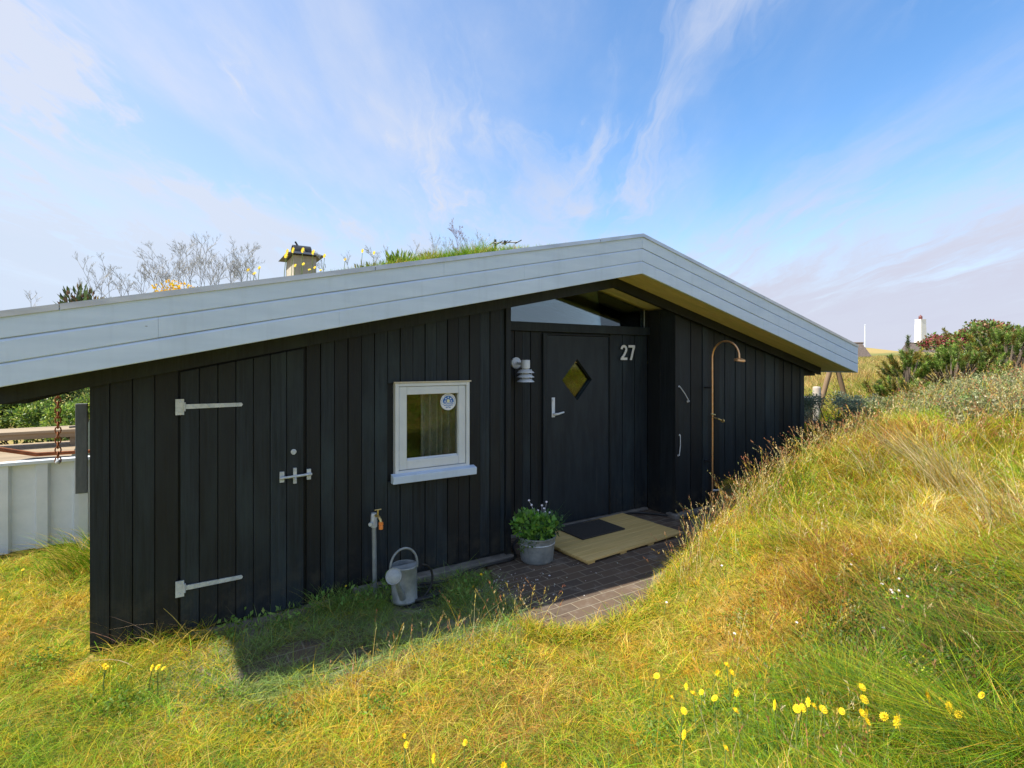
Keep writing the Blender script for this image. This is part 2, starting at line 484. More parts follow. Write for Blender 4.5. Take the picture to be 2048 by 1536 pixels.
def build(name, mb, mat, parent=None, smooth=False, bevel=0.0, auto=True):
    me = bpy.data.meshes.new(name)
    off = wloc(parent) if parent is not None else Vector((0, 0, 0))
    me.from_pydata([(p[0] - off.x, p[1] - off.y, p[2] - off.z) for p in mb.v], [], mb.f)
    mats = mat if isinstance(mat, list) else [mat]
    for m in mats: me.materials.append(m)
    me.update()
    o = bpy.data.objects.new(name, me)
    COL.objects.link(o)
    if parent is not None: o.parent = parent
    if smooth:
        me.polygons.foreach_set('use_smooth', [True] * len(me.polygons))
        if auto:
            try:
                me.set_sharp_from_angle(angle=R(40))
            except Exception:
                pass
    if bevel:
        b = o.modifiers.new('bevel', 'BEVEL'); b.width = bevel; b.segments = 2; b.limit_method = 'ANGLE'
    return o

def empty(name, loc, label, cat, group=None):
    o = bpy.data.objects.new(name, None)
    o.empty_display_size = 0.1
    COL.objects.link(o)
    o.location = loc
    return tag(o, label, cat, group)

def copy_tree(o, parent=None):
    c = o.copy(); COL.objects.link(c); c.parent = parent
    for ch in list(o.children):
        copy_tree(ch, c)
    return c

def np_obj(name, V, quads, cols, mat, parent=None):
    """big mesh of quads with a colour per vertex"""
    me = bpy.data.meshes.new(name)
    V = np.asarray(V, dtype=np.float32)
    if parent is not None:
        V = V - np.array(wloc(parent), dtype=np.float32)
    me.vertices.add(len(V)); me.vertices.foreach_set('co', V.ravel())
    q = np.asarray(quads, dtype=np.int32)
    me.loops.add(q.size); me.loops.foreach_set('vertex_index', q.ravel())
    me.polygons.add(len(q)); me.polygons.foreach_set('loop_start', np.arange(0, q.size, q.shape[1], dtype=np.int32))
    me.update(calc_edges=True)
    if cols is not None:
        ca = me.color_attributes.new('Col', 'FLOAT_COLOR', 'POINT')
        rgba = np.ones((len(V), 4), dtype=np.float32); rgba[:, :3] = cols
        ca.data.foreach_set('color', rgba.ravel())
    me.materials.append(mat)
    o = bpy.data.objects.new(name, me)
    COL.objects.link(o)
    if parent is not None: o.parent = parent
    return o

# value noise for numpy
_G = RNG.random((256, 256))
def vnoise(x, y, s, ox=0.0):
    x = np.asarray(x) * s + 100.3 + ox; y = np.asarray(y) * s + 57.7 + ox * 1.7
    xi = np.floor(x).astype(int); yi = np.floor(y).astype(int)
    fx = x - xi; fy = y - yi
    fx = fx * fx * (3 - 2 * fx); fy = fy * fy * (3 - 2 * fy)
    g = lambda a, b: _G[a % 256, b % 256]
    return (g(xi, yi) * (1 - fx) + g(xi + 1, yi) * fx) * (1 - fy) + (g(xi, yi + 1) * (1 - fx) + g(xi + 1, yi + 1) * fx) * fy
def fbm(x, y, s, ox=0.0, o=3):
    t = 0; a = 1; n = 0
    for i in range(o):
        t = t + a * vnoise(x, y, s * 2 ** i, ox + 13 * i); n += a; a *= 0.55
    return t / n
def sstep(x, a, b):
    t = np.clip((np.asarray(x, dtype=float) - a) / (b - a), 0, 1)
    return t * t * (3 - 2 * t)

# ------------------------------------------------------------------ terrain
def height(x, y):
    x = np.asarray(x, dtype=float); y = np.asarray(y, dtype=float)
    s = 0.648 * x - 0.851 * y
    k = 0.22
    b = 0.42 * k * np.logaddexp(0, s / k)
    b = -np.log(np.exp(-4 * np.minimum(b, 60)) + math.exp(-4 * 1.52)) / 4 + math.log(1 + math.exp(-4 * 1.52)) / 4
    d = np.hypot(x, y) + 1e-6
    z = b - 0.08
    bump = 0.29 * np.exp(-((s - 0.2) / np.where(s > 0.2, 0.85, 0.45)) ** 2) * sstep(x, 2.7, 3.7)
    yl_ = 3.14 + 0.95 * sstep(x, 4.9, 5.7)
    z = z + bump * (1 - sstep(y, yl_, yl_ + 0.28)) * (1 - sstep(d, 6.8, 8.5))
    z = z + 0.27 * sstep(x, 4.3, 5.5) * (1 - sstep(x, 6.5, 8.0)) * np.exp(-((y - 2.82) / np.where(y > 2.82, 0.36, 0.95)) ** 2)
    z = z - 0.24 * sstep(y, 3.15, 3.6) * (1 - sstep(y, 6, 8)) * sstep(x, 5.2, 5.8) * (1 - sstep(x, 7.7, 8.6)) * sstep(s, 0.1, 0.7)
    near = sstep(s, 0.25, 1.2)
    z = z + near * 0.10 * (fbm(x, y, 0.9) - 0.5) + near * 0.04 * (fbm(x, y, 3.1, 5) - 0.5)
    lawn = sstep(-x, 0.1, 0.8) + sstep(-y, -2.7, -2.2)
    z = z + np.clip(lawn, 0, 1) * (1 - near) * 0.03 * (fbm(x, y, 2.0, 9) - 0.5)
    cosr = (x * 0.919 + y * 0.395) / d
    wr = sstep(cosr, 0.78, 0.95)
    z = z + wr * 0.017 * np.clip(d - 17, 0, 95) * (1 - 0.9 * sstep(d, 130, 320))
    z = z + wr * sstep(d, 25, 60) * 0.9 * (fbm(x, y, 0.045, 3) - 0.45)
    ym_ = FX * x + FY * y; rm_ = FY * x - FX * y
    z = z + 1.9 * np.exp(-((ym_ - 82) / 9) ** 2 - ((rm_ - 58.0) / 2.6) ** 2)
    wl = sstep(y, 16, 24) * (1 - sstep(x, 3, 12))
    z = z + wl * (0.7 + 0.5 * fbm(x, y, 0.25, 21)) * (1 - 0.6 * sstep(d, 60, 200))
    return z
def H1(x, y): return float(height(x, y))

def pix_dir(u, v):
    a = (u - U0) / F_PX; b = (V0 - v) / F_PX
    return FX + FY * a, FY - FX * a, b
def at_depth(u, v, f):
    x, y, b = pix_dir(u, v)
    return Vector((x * f, y * f, CAM_H + b * f))
def at_y(u, v, Y):
    x, y, b = pix_dir(u, v)
    f = Y / y
    return Vector((x * f, Y, CAM_H + b * f))
def on_ground(u, v, h=0.0):
    x, y, b = pix_dir(u, v)
    f = np.arange(1.2, 16, 0.01)
    z = CAM_H + b * f - h
    g = height(x * f, y * f)
    i = np.argmax(z <= g)
    if z[i] > g[i]: return None
    return Vector((x * f[i], y * f[i], g[i]))

def axis_lines(lo, hi, step, far):
    inner = list(np.arange(lo, hi + 1e-6, step))
    out = []; s = step; p = hi
    while p < far:
        s *= 1.16; p += s; out.append(p)
    neg = []; s = step; p = lo
    while p > -far:
        s *= 1.16; p -= s; neg.append(p)
    return np.array(neg[::-1] + inner + out)
xs = axis_lines(-6, 13, 0.10, 2500); ys = axis_lines(-5, 9, 0.10, 2500)
gx, gy = np.meshgrid(xs, ys)
gz = height(gx, gy)
nx, ny = len(xs), len(ys)
V = np.stack([gx.ravel(), gy.ravel(), gz.ravel()], 1)
ii = (np.arange(ny - 1)[:, None] * nx + np.arange(nx - 1)[None, :]).ravel()
Q = np.stack([ii, ii + 1, ii + nx + 1, ii + nx], 1)
g = np_obj('ground', V, Q, None, M['ground'])
g.data.polygons.foreach_set('use_smooth', [True] * len(g.data.polygons))
tag(g, 'sandy dune ground sloping up to the right of the cabin', 'ground', kind='structure')

# brick paving in front of the door; a thin bed with an uneven outer edge
mb = MB()
edge = [(1.98, 3.05), (2.06, 2.86), (2.3, 2.74), (2.7, 2.74), (3.1, 2.86), (3.4, 3.0), (3.9, 3.22), (4.5, 3.38), (5.2, 3.52), (5.5, 4.0)]
top = edge + [(5.5, 4.64), (2.28, 4.64), (2.26, 4.0), (2.10, 3.6)]
n = len(top)
mb.add([(x, y, -0.052) for x, y in top] + [(x, y, -0.12) for x, y in top],
       [tuple(range(n))] + [(i, i + n, (i + 1) % n + n, (i + 1) % n) for i in range(n)])
mb.add([(0.26, 3.62, -.068), (0.36, 3.22, -.068), (0.9, 3.22, -.068), (1.1, 3.36, -.068), (1.0, 3.72, -.068), (.5, 3.86, -.068)], [(0, 1, 2, 3, 4, 5)])
tag(build('patio', mb, M['paving']), 'dark brown brick paving in front of the door', 'patio', kind='structure')

# ------------------------------------------------------------------ cabin
WY = 4.20           # front wall plane
RY = 4.62           # recessed door wall plane
RX = 3.867          # ridge
XL, XR = -0.525, 7.62
EL, ER = -0.97, 8.19
BY = 9.5            # back wall
def soff(x): return 2.672 - (0.2155 * (RX - x) if x < RX else 0.242 * (x - RX))

cabin = empty('holiday_cabin', (0, 0, 0), 'low black timber cabin with a pale grey fascia and a weedy turf roof', 'cabin')

def clad(mb, x0, x1, y, zb, ztop, holes=(), pitch=0.108, phase=0, proud=0.007, jit=0.004):
    """vertical board-on-board cladding: every second board stands proud of its neighbours"""
    x = x0; k = phase
    while x < x1 - 0.01:
        w = pitch + random.uniform(-jit, jit)
        xe = min(x + w, x1)
        if x1 - xe < 0.03: xe = x1
        pr = proud if k % 2 else 0.0
        a, b = x + 0.0032, xe - 0.0032
        a = max(a, x0); b = min(b, x1)
        yy = y - pr + random.uniform(-0.0015, 0.0015)
        segs = [(zb(0.5 * (a + b)) if callable(zb) else zb, None)]
        cut = [h for h in holes if h[0] < 0.5 * (a + b) < h[1]]
        if cut:
            h = cut[0]
            mb.slope_board(a, b, yy, y + 0.022, segs[0][0], segs[0][0], h[2], h[2])
            if h[3] < ztop(a) - 0.02:
                mb.slope_board(a, b, yy, y + 0.022, h[3], h[3], ztop(a), ztop(b))
        else:
            mb.slope_board(a, b, yy, y + 0.022, segs[0][0], segs[0][0], ztop(a), ztop(b))
        x = xe; k += 1

WX0, WX1, WZ0, WZ1 = 1.456, 2.145, 0.835, 1.600      # window opening
wt = lambda x: soff(x) - 0.03
def wall_piece(spans, corner, backs):
    mb = MB()
    for kw in spans: clad(mb, *kw[0], **kw[1])
    for x0, x1, y0, y1, zb in corner: mb.slope_board(x0, x1, y0, y1, zb, zb, wt(x0), wt(x1))
    for a, b, zb, zt in backs:          # backing behind the boards, with the window left open
        if zt is None: mb.slope_board(a, b, WY + .0225, WY + .09, zb, zb, wt(a), wt(b))
        else: mb.box(a, b, WY + .0225, WY + .09, zb, zt)
    return build('front_wall', mb, M['wall'], cabin)
wall_piece([((XL + 0.10, -0.055, WY, -0.03, wt), dict(pitch=0.119, phase=1, proud=0.005)),
            ((0.765, 2.53, WY, 0.0, wt), dict(holes=[(WX0 - 0.03, WX1 + 0.03, WZ0 - 0.05, WZ1)], phase=0))],
           [(XL, XL + 0.097, WY - 0.010, WY + 0.03, -0.06), (2.533, 2.585, WY - 0.026, WY + 0.06, -0.03)],
           [(XL + .02, -0.05, -.1, None), (-0.05, 0.76, -.1, None), (0.76, WX0, -.1, None), (WX0, WX1, -.1, WZ0), (WX0, WX1, WZ1, None), (WX1, 2.56, -.1, None)])
wall_piece([((4.93, XR, WY, 0.0, wt), dict(phase=1))], [(4.857, 4.927, WY - 0.022, WY + 0.022, -0.03)], [(4.905, XR - .02, -.1, None)])

# recess: door wall, returns
mb = MB()
DX0, DX1, DZ1 = 3.255, 4.235, 2.085
clad(mb, 2.60, DX0, RY, -0.02, lambda x: 2.10, pitch=0.10, phase=0)
clad(mb, DX1, 4.86, RY, -0.02, lambda x: 2.10, pitch=0.10, phase=1)
mb.box(2.60, DX0, RY + 0.024, RY + 0.08, -0.1, 2.10)
mb.box(DX1, 4.86, RY + 0.024, RY + 0.08, -0.1, 2.10)
mb.box(DX0 + 0.01, DX1 - 0.01, RY + 0.01, RY + 0.08, DZ1 - 0.01, 2.10)
build('recessed_wall', mb, M['wall'], cabin)
for side in (0, 1):
    mb = MB()
    for k in range(4):
        ya = WY + 0.025 + k * 0.098
        if side: mb.box(4.862 + (0.006 if k % 2 else 0), 4.90, ya, ya + 0.094, -0.05, soff(4.88) - 0.02)
        else: mb.box(2.545, 2.597 - (0.006 if k % 2 else 0), ya + .036, ya + 0.094 + .036, -0.05, soff(2.58) - 0.02)
    if side: mb.box(4.87, 4.8995, WY + .03, RY, -.05, soff(4.9) - .03)
    else: mb.box(2.546, 2.588, WY + .065, RY, -.05, soff(2.55) - .03)
    build('recess_side_wall', mb, M['wall'], cabin)
# outer side and back walls, closed off inside
mb = MB()
for xx in (XL, XR):
    y = WY + 0.1; k = 0
    while y < BY:
        pr = 0.02 if k % 2 else 0
        if xx == XL: mb.box(xx - pr, xx + 0.06, y, min(y + 0.115, BY), -0.1, soff(xx) - 0.02)
        else: mb.box(xx - 0.06, xx + pr, y, min(y + 0.115, BY), -0.1, soff(xx) - 0.02)
        y += 0.115; k += 1
mb.prism([(XL, -0.1), (XR, -0.1), (XR, soff(XR) - .02), (RX, soff(RX) - .02), (XL, soff(XL) - .02)], BY, BY + 0.06)
build('side_wall', mb, M['wall'], cabin)
mb = MB()
mb.box(XL + .07, XR - .07, RY + 0.1, BY - 0.01, -0.02, 0.0)
mb.box(2.50, 2.54, RY + 0.1, BY - 0.1, 0, soff(2.5) - 0.04)
mb.box(XL + .07, 2.49, 5.9, 5.94, 0, soff(XL + .1) - 0.05)
build('interior_panelling', mb, M['dark_inside'], cabin)
# foundation
mb = MB()
mb.box(1.12, 2.60, WY - 0.075, WY + 0.08, -0.14, -0.030)
mb.box(2.66, 4.84, RY - 0.035, RY + 0.06, -0.13, -0.025)
mb.box(4.80, 7.60, WY - 0.075, WY + 0.08, -0.13, -0.006)
build('foundation', mb, M['concrete'], cabin, bevel=0.012)

# rafters under the verge
mb = MB()
D = 0.105
for a, b in ((EL + .02, RX), (RX, ER - 0.25)):
    mb.slope_board(a, b, WY - 0.075, WY - 0.028, soff(a) - D, soff(b) - D, soff(a), soff(b))
    mb.slope_board(max(a, -0.5), min(b, XR), WY - 0.0275, WY - 0.021, soff(max(a, -.5)) - D * .72, soff(min(b, XR)) - D * .72, soff(max(a, -.5)), soff(min(b, XR)))
build('verge_rafter', mb, M['wall'], cabin)
mb = MB()
mb.box(XR - 0.15, 7.96, WY + 0.02, WY + 0.11, soff(7.96) - 0.115, soff(7.96) - 0.006)
mb.box(7.80, 7.94, WY + 0.1005, BY, soff(7.94) - 0.12, soff(7.94) - 0.02)
build('eave_beam', mb, M['wall'], cabin)
mb = MB()
mb.box(EL + 0.03, EL + 0.15, WY, BY, soff(EL) - 0.1, soff(EL) - 0.004)
build('eave_beam', mb, M['wall'], cabin)

# roof
roof = build('roof', MB().prism([(EL, soff(EL) + .07), (RX, soff(RX) + .07), (ER, soff(ER) + .07), (ER, soff(ER) + .345), (RX, soff(RX) + .345), (EL, soff(EL) + .345)], 3.80, BY + 0.5), M['turf'], cabin)
mb = MB()
npl = 45
for i in range(npl):
    ya = 3.772 + i * 0.138; yb = ya + 0.134
    if yb > BY + 0.5: break
    for a, b in ((EL + .005, RX), (RX, ER - .005)):
        mb.slope_board(a, b, ya, yb, soff(a), soff(b), soff(a) + .022, soff(b) + .022)
build('soffit', mb, M['soffit'], cabin)
# fascia: three bevelled boards mitred at the ridge
mb = MB()
FB0 = -0.012; FH = (0.372 + 0.012) / 3
JOINTS = {0: (0.9, 5.9), 1: (-0.15, 2.45, 6.6), 2: (1.7, 5.2)}
for k in range(3):
    z = FB0 + k * FH; yf_ = 3.741
    pr_ = [(yf_ + .028, z + .0008), (yf_ + .003, z + .0008), (yf_, z + .004), (yf_ - .002, z + FH - .016), (yf_ + .004, z + FH - .006), (yf_ + .012, z + FH - .0055), (yf_ + .012, z + FH), (yf_ + .028, z + FH)]
    cuts = sorted([EL, RX, ER] + list(JOINTS[k]))
    for a, b in zip(cuts[:-1], cuts[1:]):
        ga = 0 if a in (EL, RX) else .0005; gb = 0 if b in (RX, ER) else .0005
        n = len(pr_); off = random.uniform(-.0012, .0012); wv = random.uniform(0, 6)
        xsamp = np.linspace(a + ga, b - gb, 12)
        vs = [(x, y + off + .0012 * math.sin(x * 1.9 + wv), soff(x) + zz_ + .0009 * math.sin(x * 2.7 + wv)) for x in xsamp for y, zz_ in pr_]
        fs = []
        for i in range(len(xsamp) - 1):
            for q in range(n):
                q2 = (q + 1) % n
                fs.append((i * n + q, (i + 1) * n + q, (i + 1) * n + q2, i * n + q2))
        fs.append(tuple(range(n))); fs.append(tuple((len(xsamp) - 1) * n + q for q in range(n - 1, -1, -1)))
        mb.add(vs, fs)
# eave boards closing the two low sides of the roof
mb.box(EL - 0.002, EL + 0.024, 3.7695, BY + 0.5, soff(EL) - 0.01, soff(EL) + 0.36)
mb.box(ER - 0.024, ER + 0.002, 3.7695, BY + 0.5, soff(ER) - 0.01, soff(ER) + 0.36)
build('fascia', mb, M['fascia'], cabin)
mb = MB()
for a, b in ((EL, -0.6), (-0.595, 1.15), (1.155, 3.3), (3.305, RX), (RX, 5.9), (5.905, ER)):
    for (ya, yb, za, zb) in ((3.728, 3.7345, 0.355, 0.3895), (3.7345, 3.80, 0.378, 0.389)):
        mb.slope_board(a, b, ya, yb, soff(a) + za, soff(b) + za, soff(a) + zb, soff(b) + zb)
build('verge_flashing', mb, M['flash'], cabin)

# chimney on the roof
cx0, cx1, cy0, cy1 = 1.116, 1.390, 6.95, 7.50
mb = MB().box(cx0, cx1, cy0, cy1, 2.3, 3.115)
build('chimney', mb, M['render'], roof, bevel=0.01)
mb = MB()
# flared plate
z0 = 3.117
mb.add([(cx0 - .09, cy0 - .08, z0), (cx1 + .09, cy0 - .08, z0), (cx1 + .09, cy1 + .08, z0), (cx0 - .09, cy1 + .08, z0),
        (cx0 + .02, cy0 + .02, z0 + .045), (cx1 - .02, cy0 + .02, z0 + .045), (cx1 - .02, cy1 - .02, z0 + .045), (cx0 + .02, cy1 - .02, z0 + .045)],
       [(0, 3, 2, 1), (4, 5, 6, 7), (0, 1, 5, 4), (1, 2, 6, 5), (2, 3, 7, 6), (3, 0, 4, 7)])
# barrel-shaped hood, open at its two ends
seg = 14; vs = []; ym = 0.5 * (cy0 + cy1)
for xx in (cx0 + .03, cx1 - .03):
    for rr, hh in ((0.150, 0.135), (0.135, 0.12)):
        for k in range(seg + 1):
            an = math.pi * k / seg
            vs.append((xx, ym + rr * math.cos(an), z0 + .035 + hh * math.sin(an)))
s1 = seg + 1; fs = []
for k in range(seg):
    fs += [(k, k + 1, 2 * s1 + k + 1, 2 * s1 + k), (s1 + k, 3 * s1 + k, 3 * s1 + k + 1, s1 + k + 1), (k, s1 + k, s1 + k + 1, k + 1), (2 * s1 + k, 2 * s1 + k + 1, 3 * s1 + k + 1, 3 * s1 + k)]
mb.add(vs, fs)
mb.tube([(cx0 + .09, ym - .03, z0 + .16), (cx0 + .06, ym - .03, z0 + .21)], 0.012, 6)
mb.tube([(cx0 + .15, ym - .125, z0 + .12), (cx0 + .16, ym - .155, z0 + .06)], 0.01, 6)
build('chimney_hood', mb, M['dark_metal'], roof)

# shed door
shed = build('shed_door', MB(), M['wall'], cabin)
mb = MB()
x = -0.045; k = 0
while x < 0.74:
    xe = min(x + 0.1115, 0.745)
    if 0.745 - xe < 0.05: xe = 0.745
    mb.slope_board(x + 0.002, xe - 0.002, WY - 0.016 + random.uniform(-.003, .003), WY + 0.022, -0.055 - 0.01 * (x > .3), -0.055 - 0.01 * (x > .3), soff(x) - .118, soff(xe) - .118)
    x = xe; k += 1
old = shed.data
bpy.data.objects.remove(shed)
shed = build('shed_door', mb, M['wall'], cabin, bevel=0.003)
def strap_hinge(z, tilt=0.0):
    mb = MB()
    yf = WY - 0.024
    mb.prism([(-0.072, z - .055), (-0.022, z - .055), (-0.022, z + .052), (-0.072, z + .052)], yf - .004, WY - .017)
    mb.tube([(-0.020, yf - .006, z - .03), (-0.020, yf - .006, z + .03)], 0.008, 8)
    mb.prism([(-0.014, z - .016), (0.325, z - .013), (0.333, z), (0.325, z + .013), (-0.014, z + .016)], yf - .0045, WY - .0195)
    for xx in (0.03, 0.12, 0.22, 0.30, -0.047):
        for dz_ in ((0,) if xx > 0 else (-.035, .035)):
            mb.lathe([(0.007, 0), (0.006, .003), (0, .004)], (xx, yf - .004, z + dz_), 8, Matrix.Rotation(R(90), 3, 'X'))
    return build('hinge', mb, M['galv'], shed)
strap_hinge(1.475); strap_hinge(0.245)
mb = MB()
yf = WY - 0.03
mb.box(0.575, 0.607, yf, WY - .0165, 0.885, 0.965)
mb.box(0.668, 0.692, yf - .008, WY - .0165, 0.868, 0.985)
mb.box(0.765, 0.795, yf, WY - .012, 0.885, 0.965)
mb.tube([(0.572, yf - .010, .92), (0.80, yf - .010, .928)], 0.010, 10)
mb.tube([(0.68, yf - .010, .92), (0.68, yf - .038, .90)], 0.007, 8)
build('bolt', mb, M['galv'], shed, bevel=0.002)
mb = MB().lathe([(0.0, 0.0), (0.020, 0.0), (0.020, .006), (0.010, .009), (0.0, .009)], (0.672, WY - .019, 1.105), 20, Matrix.Rotation(R(90), 3, 'X'))
mb.box(.664, .680, WY - .0285, WY - .02, 1.085, 1.097)
build('lock_cylinder', mb, M['galv'], shed, smooth=True)

# front door with diamond pane
DC, DZC, DHW, DHH = 3.735, 1.572, 0.215, 0.235
lx0, lx1, lz0, lz1 = 3.315, 4.205, -0.012, 2.065
mb = MB()
# leaf front as a plate with a diamond hole: ring of quads from rectangle to diamond
rect = [(lx0, lz0), (DC, lz0), (lx1, lz0), (lx1, DZC), (lx1, lz1), (DC, lz1), (lx0, lz1), (lx0, DZC)]
dia8 = [(DC - DHW / 2, DZC - DHH / 2), (DC, DZC - DHH), (DC + DHW / 2, DZC - DHH / 2), (DC + DHW, DZC), (DC + DHW / 2, DZC + DHH / 2), (DC, DZC + DHH), (DC - DHW / 2, DZC + DHH / 2), (DC - DHW, DZC)]
yd = RY - 0.012
vs = [(x, yd, z) for x, z in rect] + [(x, yd, z) for x, z in dia8] + [(x, yd + .055, z) for x, z in dia8] + [(x, yd + .055, z) for x, z in rect]
fs = []
for i in range(8):
    j = (i + 1) % 8
    fs += [(i, j, 8 + j, 8 + i), (8 + i, 8 + j, 16 + j, 16 + i), (24 + j, 24 + i, 16 + i, 16 + j), (j, i, 24 + i, 24 + j)]
mb.add(vs, fs)
def door_mat():
    m, t, b = pmat('black_satin_door_paint', 0.5, 0, 0.28)
    tcn = t.n('ShaderNodeTexCoord')
    mp = t.n('ShaderNodeMapping'); mp.inputs['Scale'].default_value = (5, 5, 1)
    t.l(tcn.outputs['Object'], mp.inputs[0])
    g_ = t.noise(mp.outputs[0], 2.5, 6, 0.6)
    mp2 = t.n('ShaderNodeMapping'); mp2.inputs['Scale'].default_value = (22, 22, 0.7)
    t.l(tcn.outputs['Object'], mp2.inputs[0])
    s_ = t.noise(mp2.outputs[0], 1.6, 4, 0.6)
    sx = t.n('ShaderNodeSeparateXYZ'); t.l(tcn.outputs['Object'], sx.inputs[0])
    c = t.mix(t.smooth(g_, 0.3, 0.7), (0.016, 0.022, 0.029), (0.025, 0.034, 0.042))
    # old drip marks near the threshold
    lowz = t.math('SUBTRACT', 1.0, t.smooth(sx.outputs[2], 0.1, 0.75))
    c = t.mix(t.math('MULTIPLY', t.math('MULTIPLY', t.smooth(s_, 0.62, 0.75), lowz), 0.5), c, (0.10, 0.10, 0.095))
    t.l(c, b.inputs['Base Color'])
    bp = t.n('ShaderNodeBump'); bp.inputs['Strength'].default_value = 0.15; bp.inputs['Distance'].default_value = 0.005
    t.l(g_, bp.inputs['Height']); t.l(bp.outputs[0], b.inputs['Normal'])
    return m
M['door'] = door_mat()
door = build('front_door', mb, M['door'], cabin)
mb = MB()
for (a, b, c, d) in ((DX0, lx0 - .004, -.02, DZ1), (lx1 + .004, DX1, -.02, DZ1), (lx0 - .004, lx1 + .004, lz1 + .004, DZ1)):
    mb.box(a, b, RY - 0.028, RY + 0.06, c, d)
build('door_frame', mb, M['wall'], door, bevel=0.003)
mb = MB()
mb.prism([(x, z) for x, z in [dia8[7], dia8[1], dia8[3], dia8[5]]], yd + .044, yd + .050)
build('pane', mb, M['glass_door'], door)
mb = MB()
mb.box(3.375, 3.415, yd - .008, yd - .0005, 1.17, 1.385)
mb.lathe([(0.014, 0), (0.014, .035)], (3.398, yd - .006, 1.205), 12, Matrix.Rotation(R(90), 3, 'X'))
mb.tube([(3.398, yd - .044, 1.205), (3.43, yd - .046, 1.207), (3.51, yd - .046, 1.222)], [0.013, 0.012, 0.009], 10)
mb.lathe([(0.016, 0), (0.016, .006)], (3.395, yd - .0085, 1.355), 12, Matrix.Rotation(R(90), 3, 'X'))
build('door_handle', mb, M['white_metal'], door, smooth=True)
# room door panel behind the diamond keeps the hall dark
# transom
tw = build('transom_window', MB().prism([(2.60, 2.20), (4.855, 2.20), (4.855, soff(4.855) - .02), (RX, soff(RX) - .02), (2.60, soff(2.60) - .02)], RY + .020, RY + .028), M['glass_top'], cabin)
mb = MB()
mb.box(2.598, 4.858, RY - 0.05, RY + 0.09, 2.102, 2.198)
mb.box(4.80, 4.86, RY - .01, RY + .06, 2.1985, soff(4.86) - .02)
mb.box(2.598, 2.62, RY - .01, RY + .06, 2.1985, soff(2.60) - .02)
build('transom_frame', mb, M['wall'], tw, bevel=0.003)
mb = MB().box(4.795, 4.799, RY - 0.012, RY - 0.004, 2.1985, soff(4.80) - 0.03)
build('metal_trim', mb, M['galv'], tw)

# window
win = build('window', MB().box(WX0 + .105, WX1 - .105, WY + .0125, WY + .0185, WZ0 + .115, WZ1 - .10), M['glass_win'], cabin)
mb = MB()
yo = WY - 0.033
fw_ = 0.032
mb.box(WX0, WX0 + fw_, yo, WY + .08, WZ0 + .0, WZ1); mb.box(WX1 - fw_, WX1, yo, WY + .08, WZ0, WZ1)
mb.box(WX0 + fw_ + .0005, WX1 - fw_ - .0005, yo + .001, WY + .08, WZ1 - .028, WZ1 - .0005); mb.box(WX0 + fw_ + .0005, WX1 - fw_ - .0005, yo + .001, WY + .08, WZ0, WZ0 + .035)
build('window_frame', mb, M['pvc'], win, bevel=0.003)
mb = MB()
a, b, c, d = WX0 + fw_ + .004, WX1 - fw_ - .004, WZ0 + .039, WZ1 - .031
sw = 0.068; ys_ = WY - 0.022
mb.box(a, a + sw, ys_, WY + .04, c, d); mb.box(b - sw, b, ys_, WY + .04, c, d)
mb.box(a + sw + .0004, b - sw - .0004, ys_ + .0006, WY + .04, d - sw, d); mb.box(a + sw + .0004, b - sw - .0004, ys_ + .0006, WY + .04, c, c + sw + .008)
# sloped glazing bead at the foot of the pane
mb.add([(a + sw, ys_ - .004, c + sw - .01), (b - sw, ys_ - .004, c + sw - .01), (b - sw, WY + .012, c + sw + .022), (a + sw, WY + .012, c + sw + .022),
        (a + sw, WY + .012, c + sw - .01), (b - sw, WY + .012, c + sw - .01)], [(0, 1, 2, 3), (0, 4, 5, 1), (2, 5, 4, 3), (0, 3, 4), (1, 5, 2)])
build('sash', mb, M['pvc'], win, bevel=0.004)
mb = MB()
mb.add([(WX0 - .035, WY - .085, .775), (WX1 + .045, WY - .085, .775), (WX1 + .045, WY - .022, .775), (WX0 - .035, WY - .022, .775),
        (WX0 - .035, WY - .088, .838), (WX1 + .045, WY - .088, .838), (WX1 + .045, WY - .022, .852), (WX0 - .035, WY - .022, .852)],
       [(0, 3, 2, 1), (4, 5, 6, 7), (0, 1, 5, 4), (1, 2, 6, 5), (2, 3, 7, 6), (3, 0, 4, 7)])
build('sill', mb, M['fascia'], win, bevel=0.004)
mb = MB().box(WX0 - .012, WX1 + .012, WY - .042, WY - .0225, WZ1 + .0005, WZ1 + .012)
build('drip_cap', mb, simple('cream_drip_cap', (0.50, 0.44, 0.32), (0.60, 0.54, 0.42), 8, rough=0.5, bump=0.05), win)
# round sticker in the corner of the pane: blue disc, rising sun, waves
SX, SZ, SR = 1.955, 1.425, 0.075
yS = WY + 0.0118
def disc(mb, cx, cz, r, y, seg=32, sq=1.0):
    mb.add([(cx + r * math.cos(2 * math.pi * k / seg), y, cz + r * sq * math.sin(2 * math.pi * k / seg)) for k in range(seg)], [tuple(range(seg))])
def band(mb, pts_up, pts_dn, y):
    n = len(pts_up)
    mb.add([(x, y, z) for x, z in pts_up] + [(x, y, z) for x, z in pts_dn], [(i, n + i, n + i + 1, i + 1) for i in range(n - 1)])
mb = MB(); disc(mb, SX, SZ, SR, yS)
stick = build('sticker', mb, M['sticker_white'], win)
mb = MB()
# upper blue half disc
pts = [(SX + .053 * math.cos(t), SZ + .053 * math.sin(t)) for t in np.linspace(R(-8), R(188), 26)]
mb.add([(x, yS - .0006, z) for x, z in pts], [tuple(range(len(pts)))])
for row, (zz_, hw, th) in enumerate(((SZ - .017, .050, .007), (SZ - .033, .043, .007), (SZ - .049, .024, .007))):
    t = np.linspace(-hw, hw, 25)
    wv = zz_ + .004 * np.cos(t / .0165 * math.pi)
    band(mb, [(SX + a, b + th / 2) for a, b in zip(t, wv)], [(SX + a, b - th / 2) for a, b in zip(t, wv)], yS - .0006)
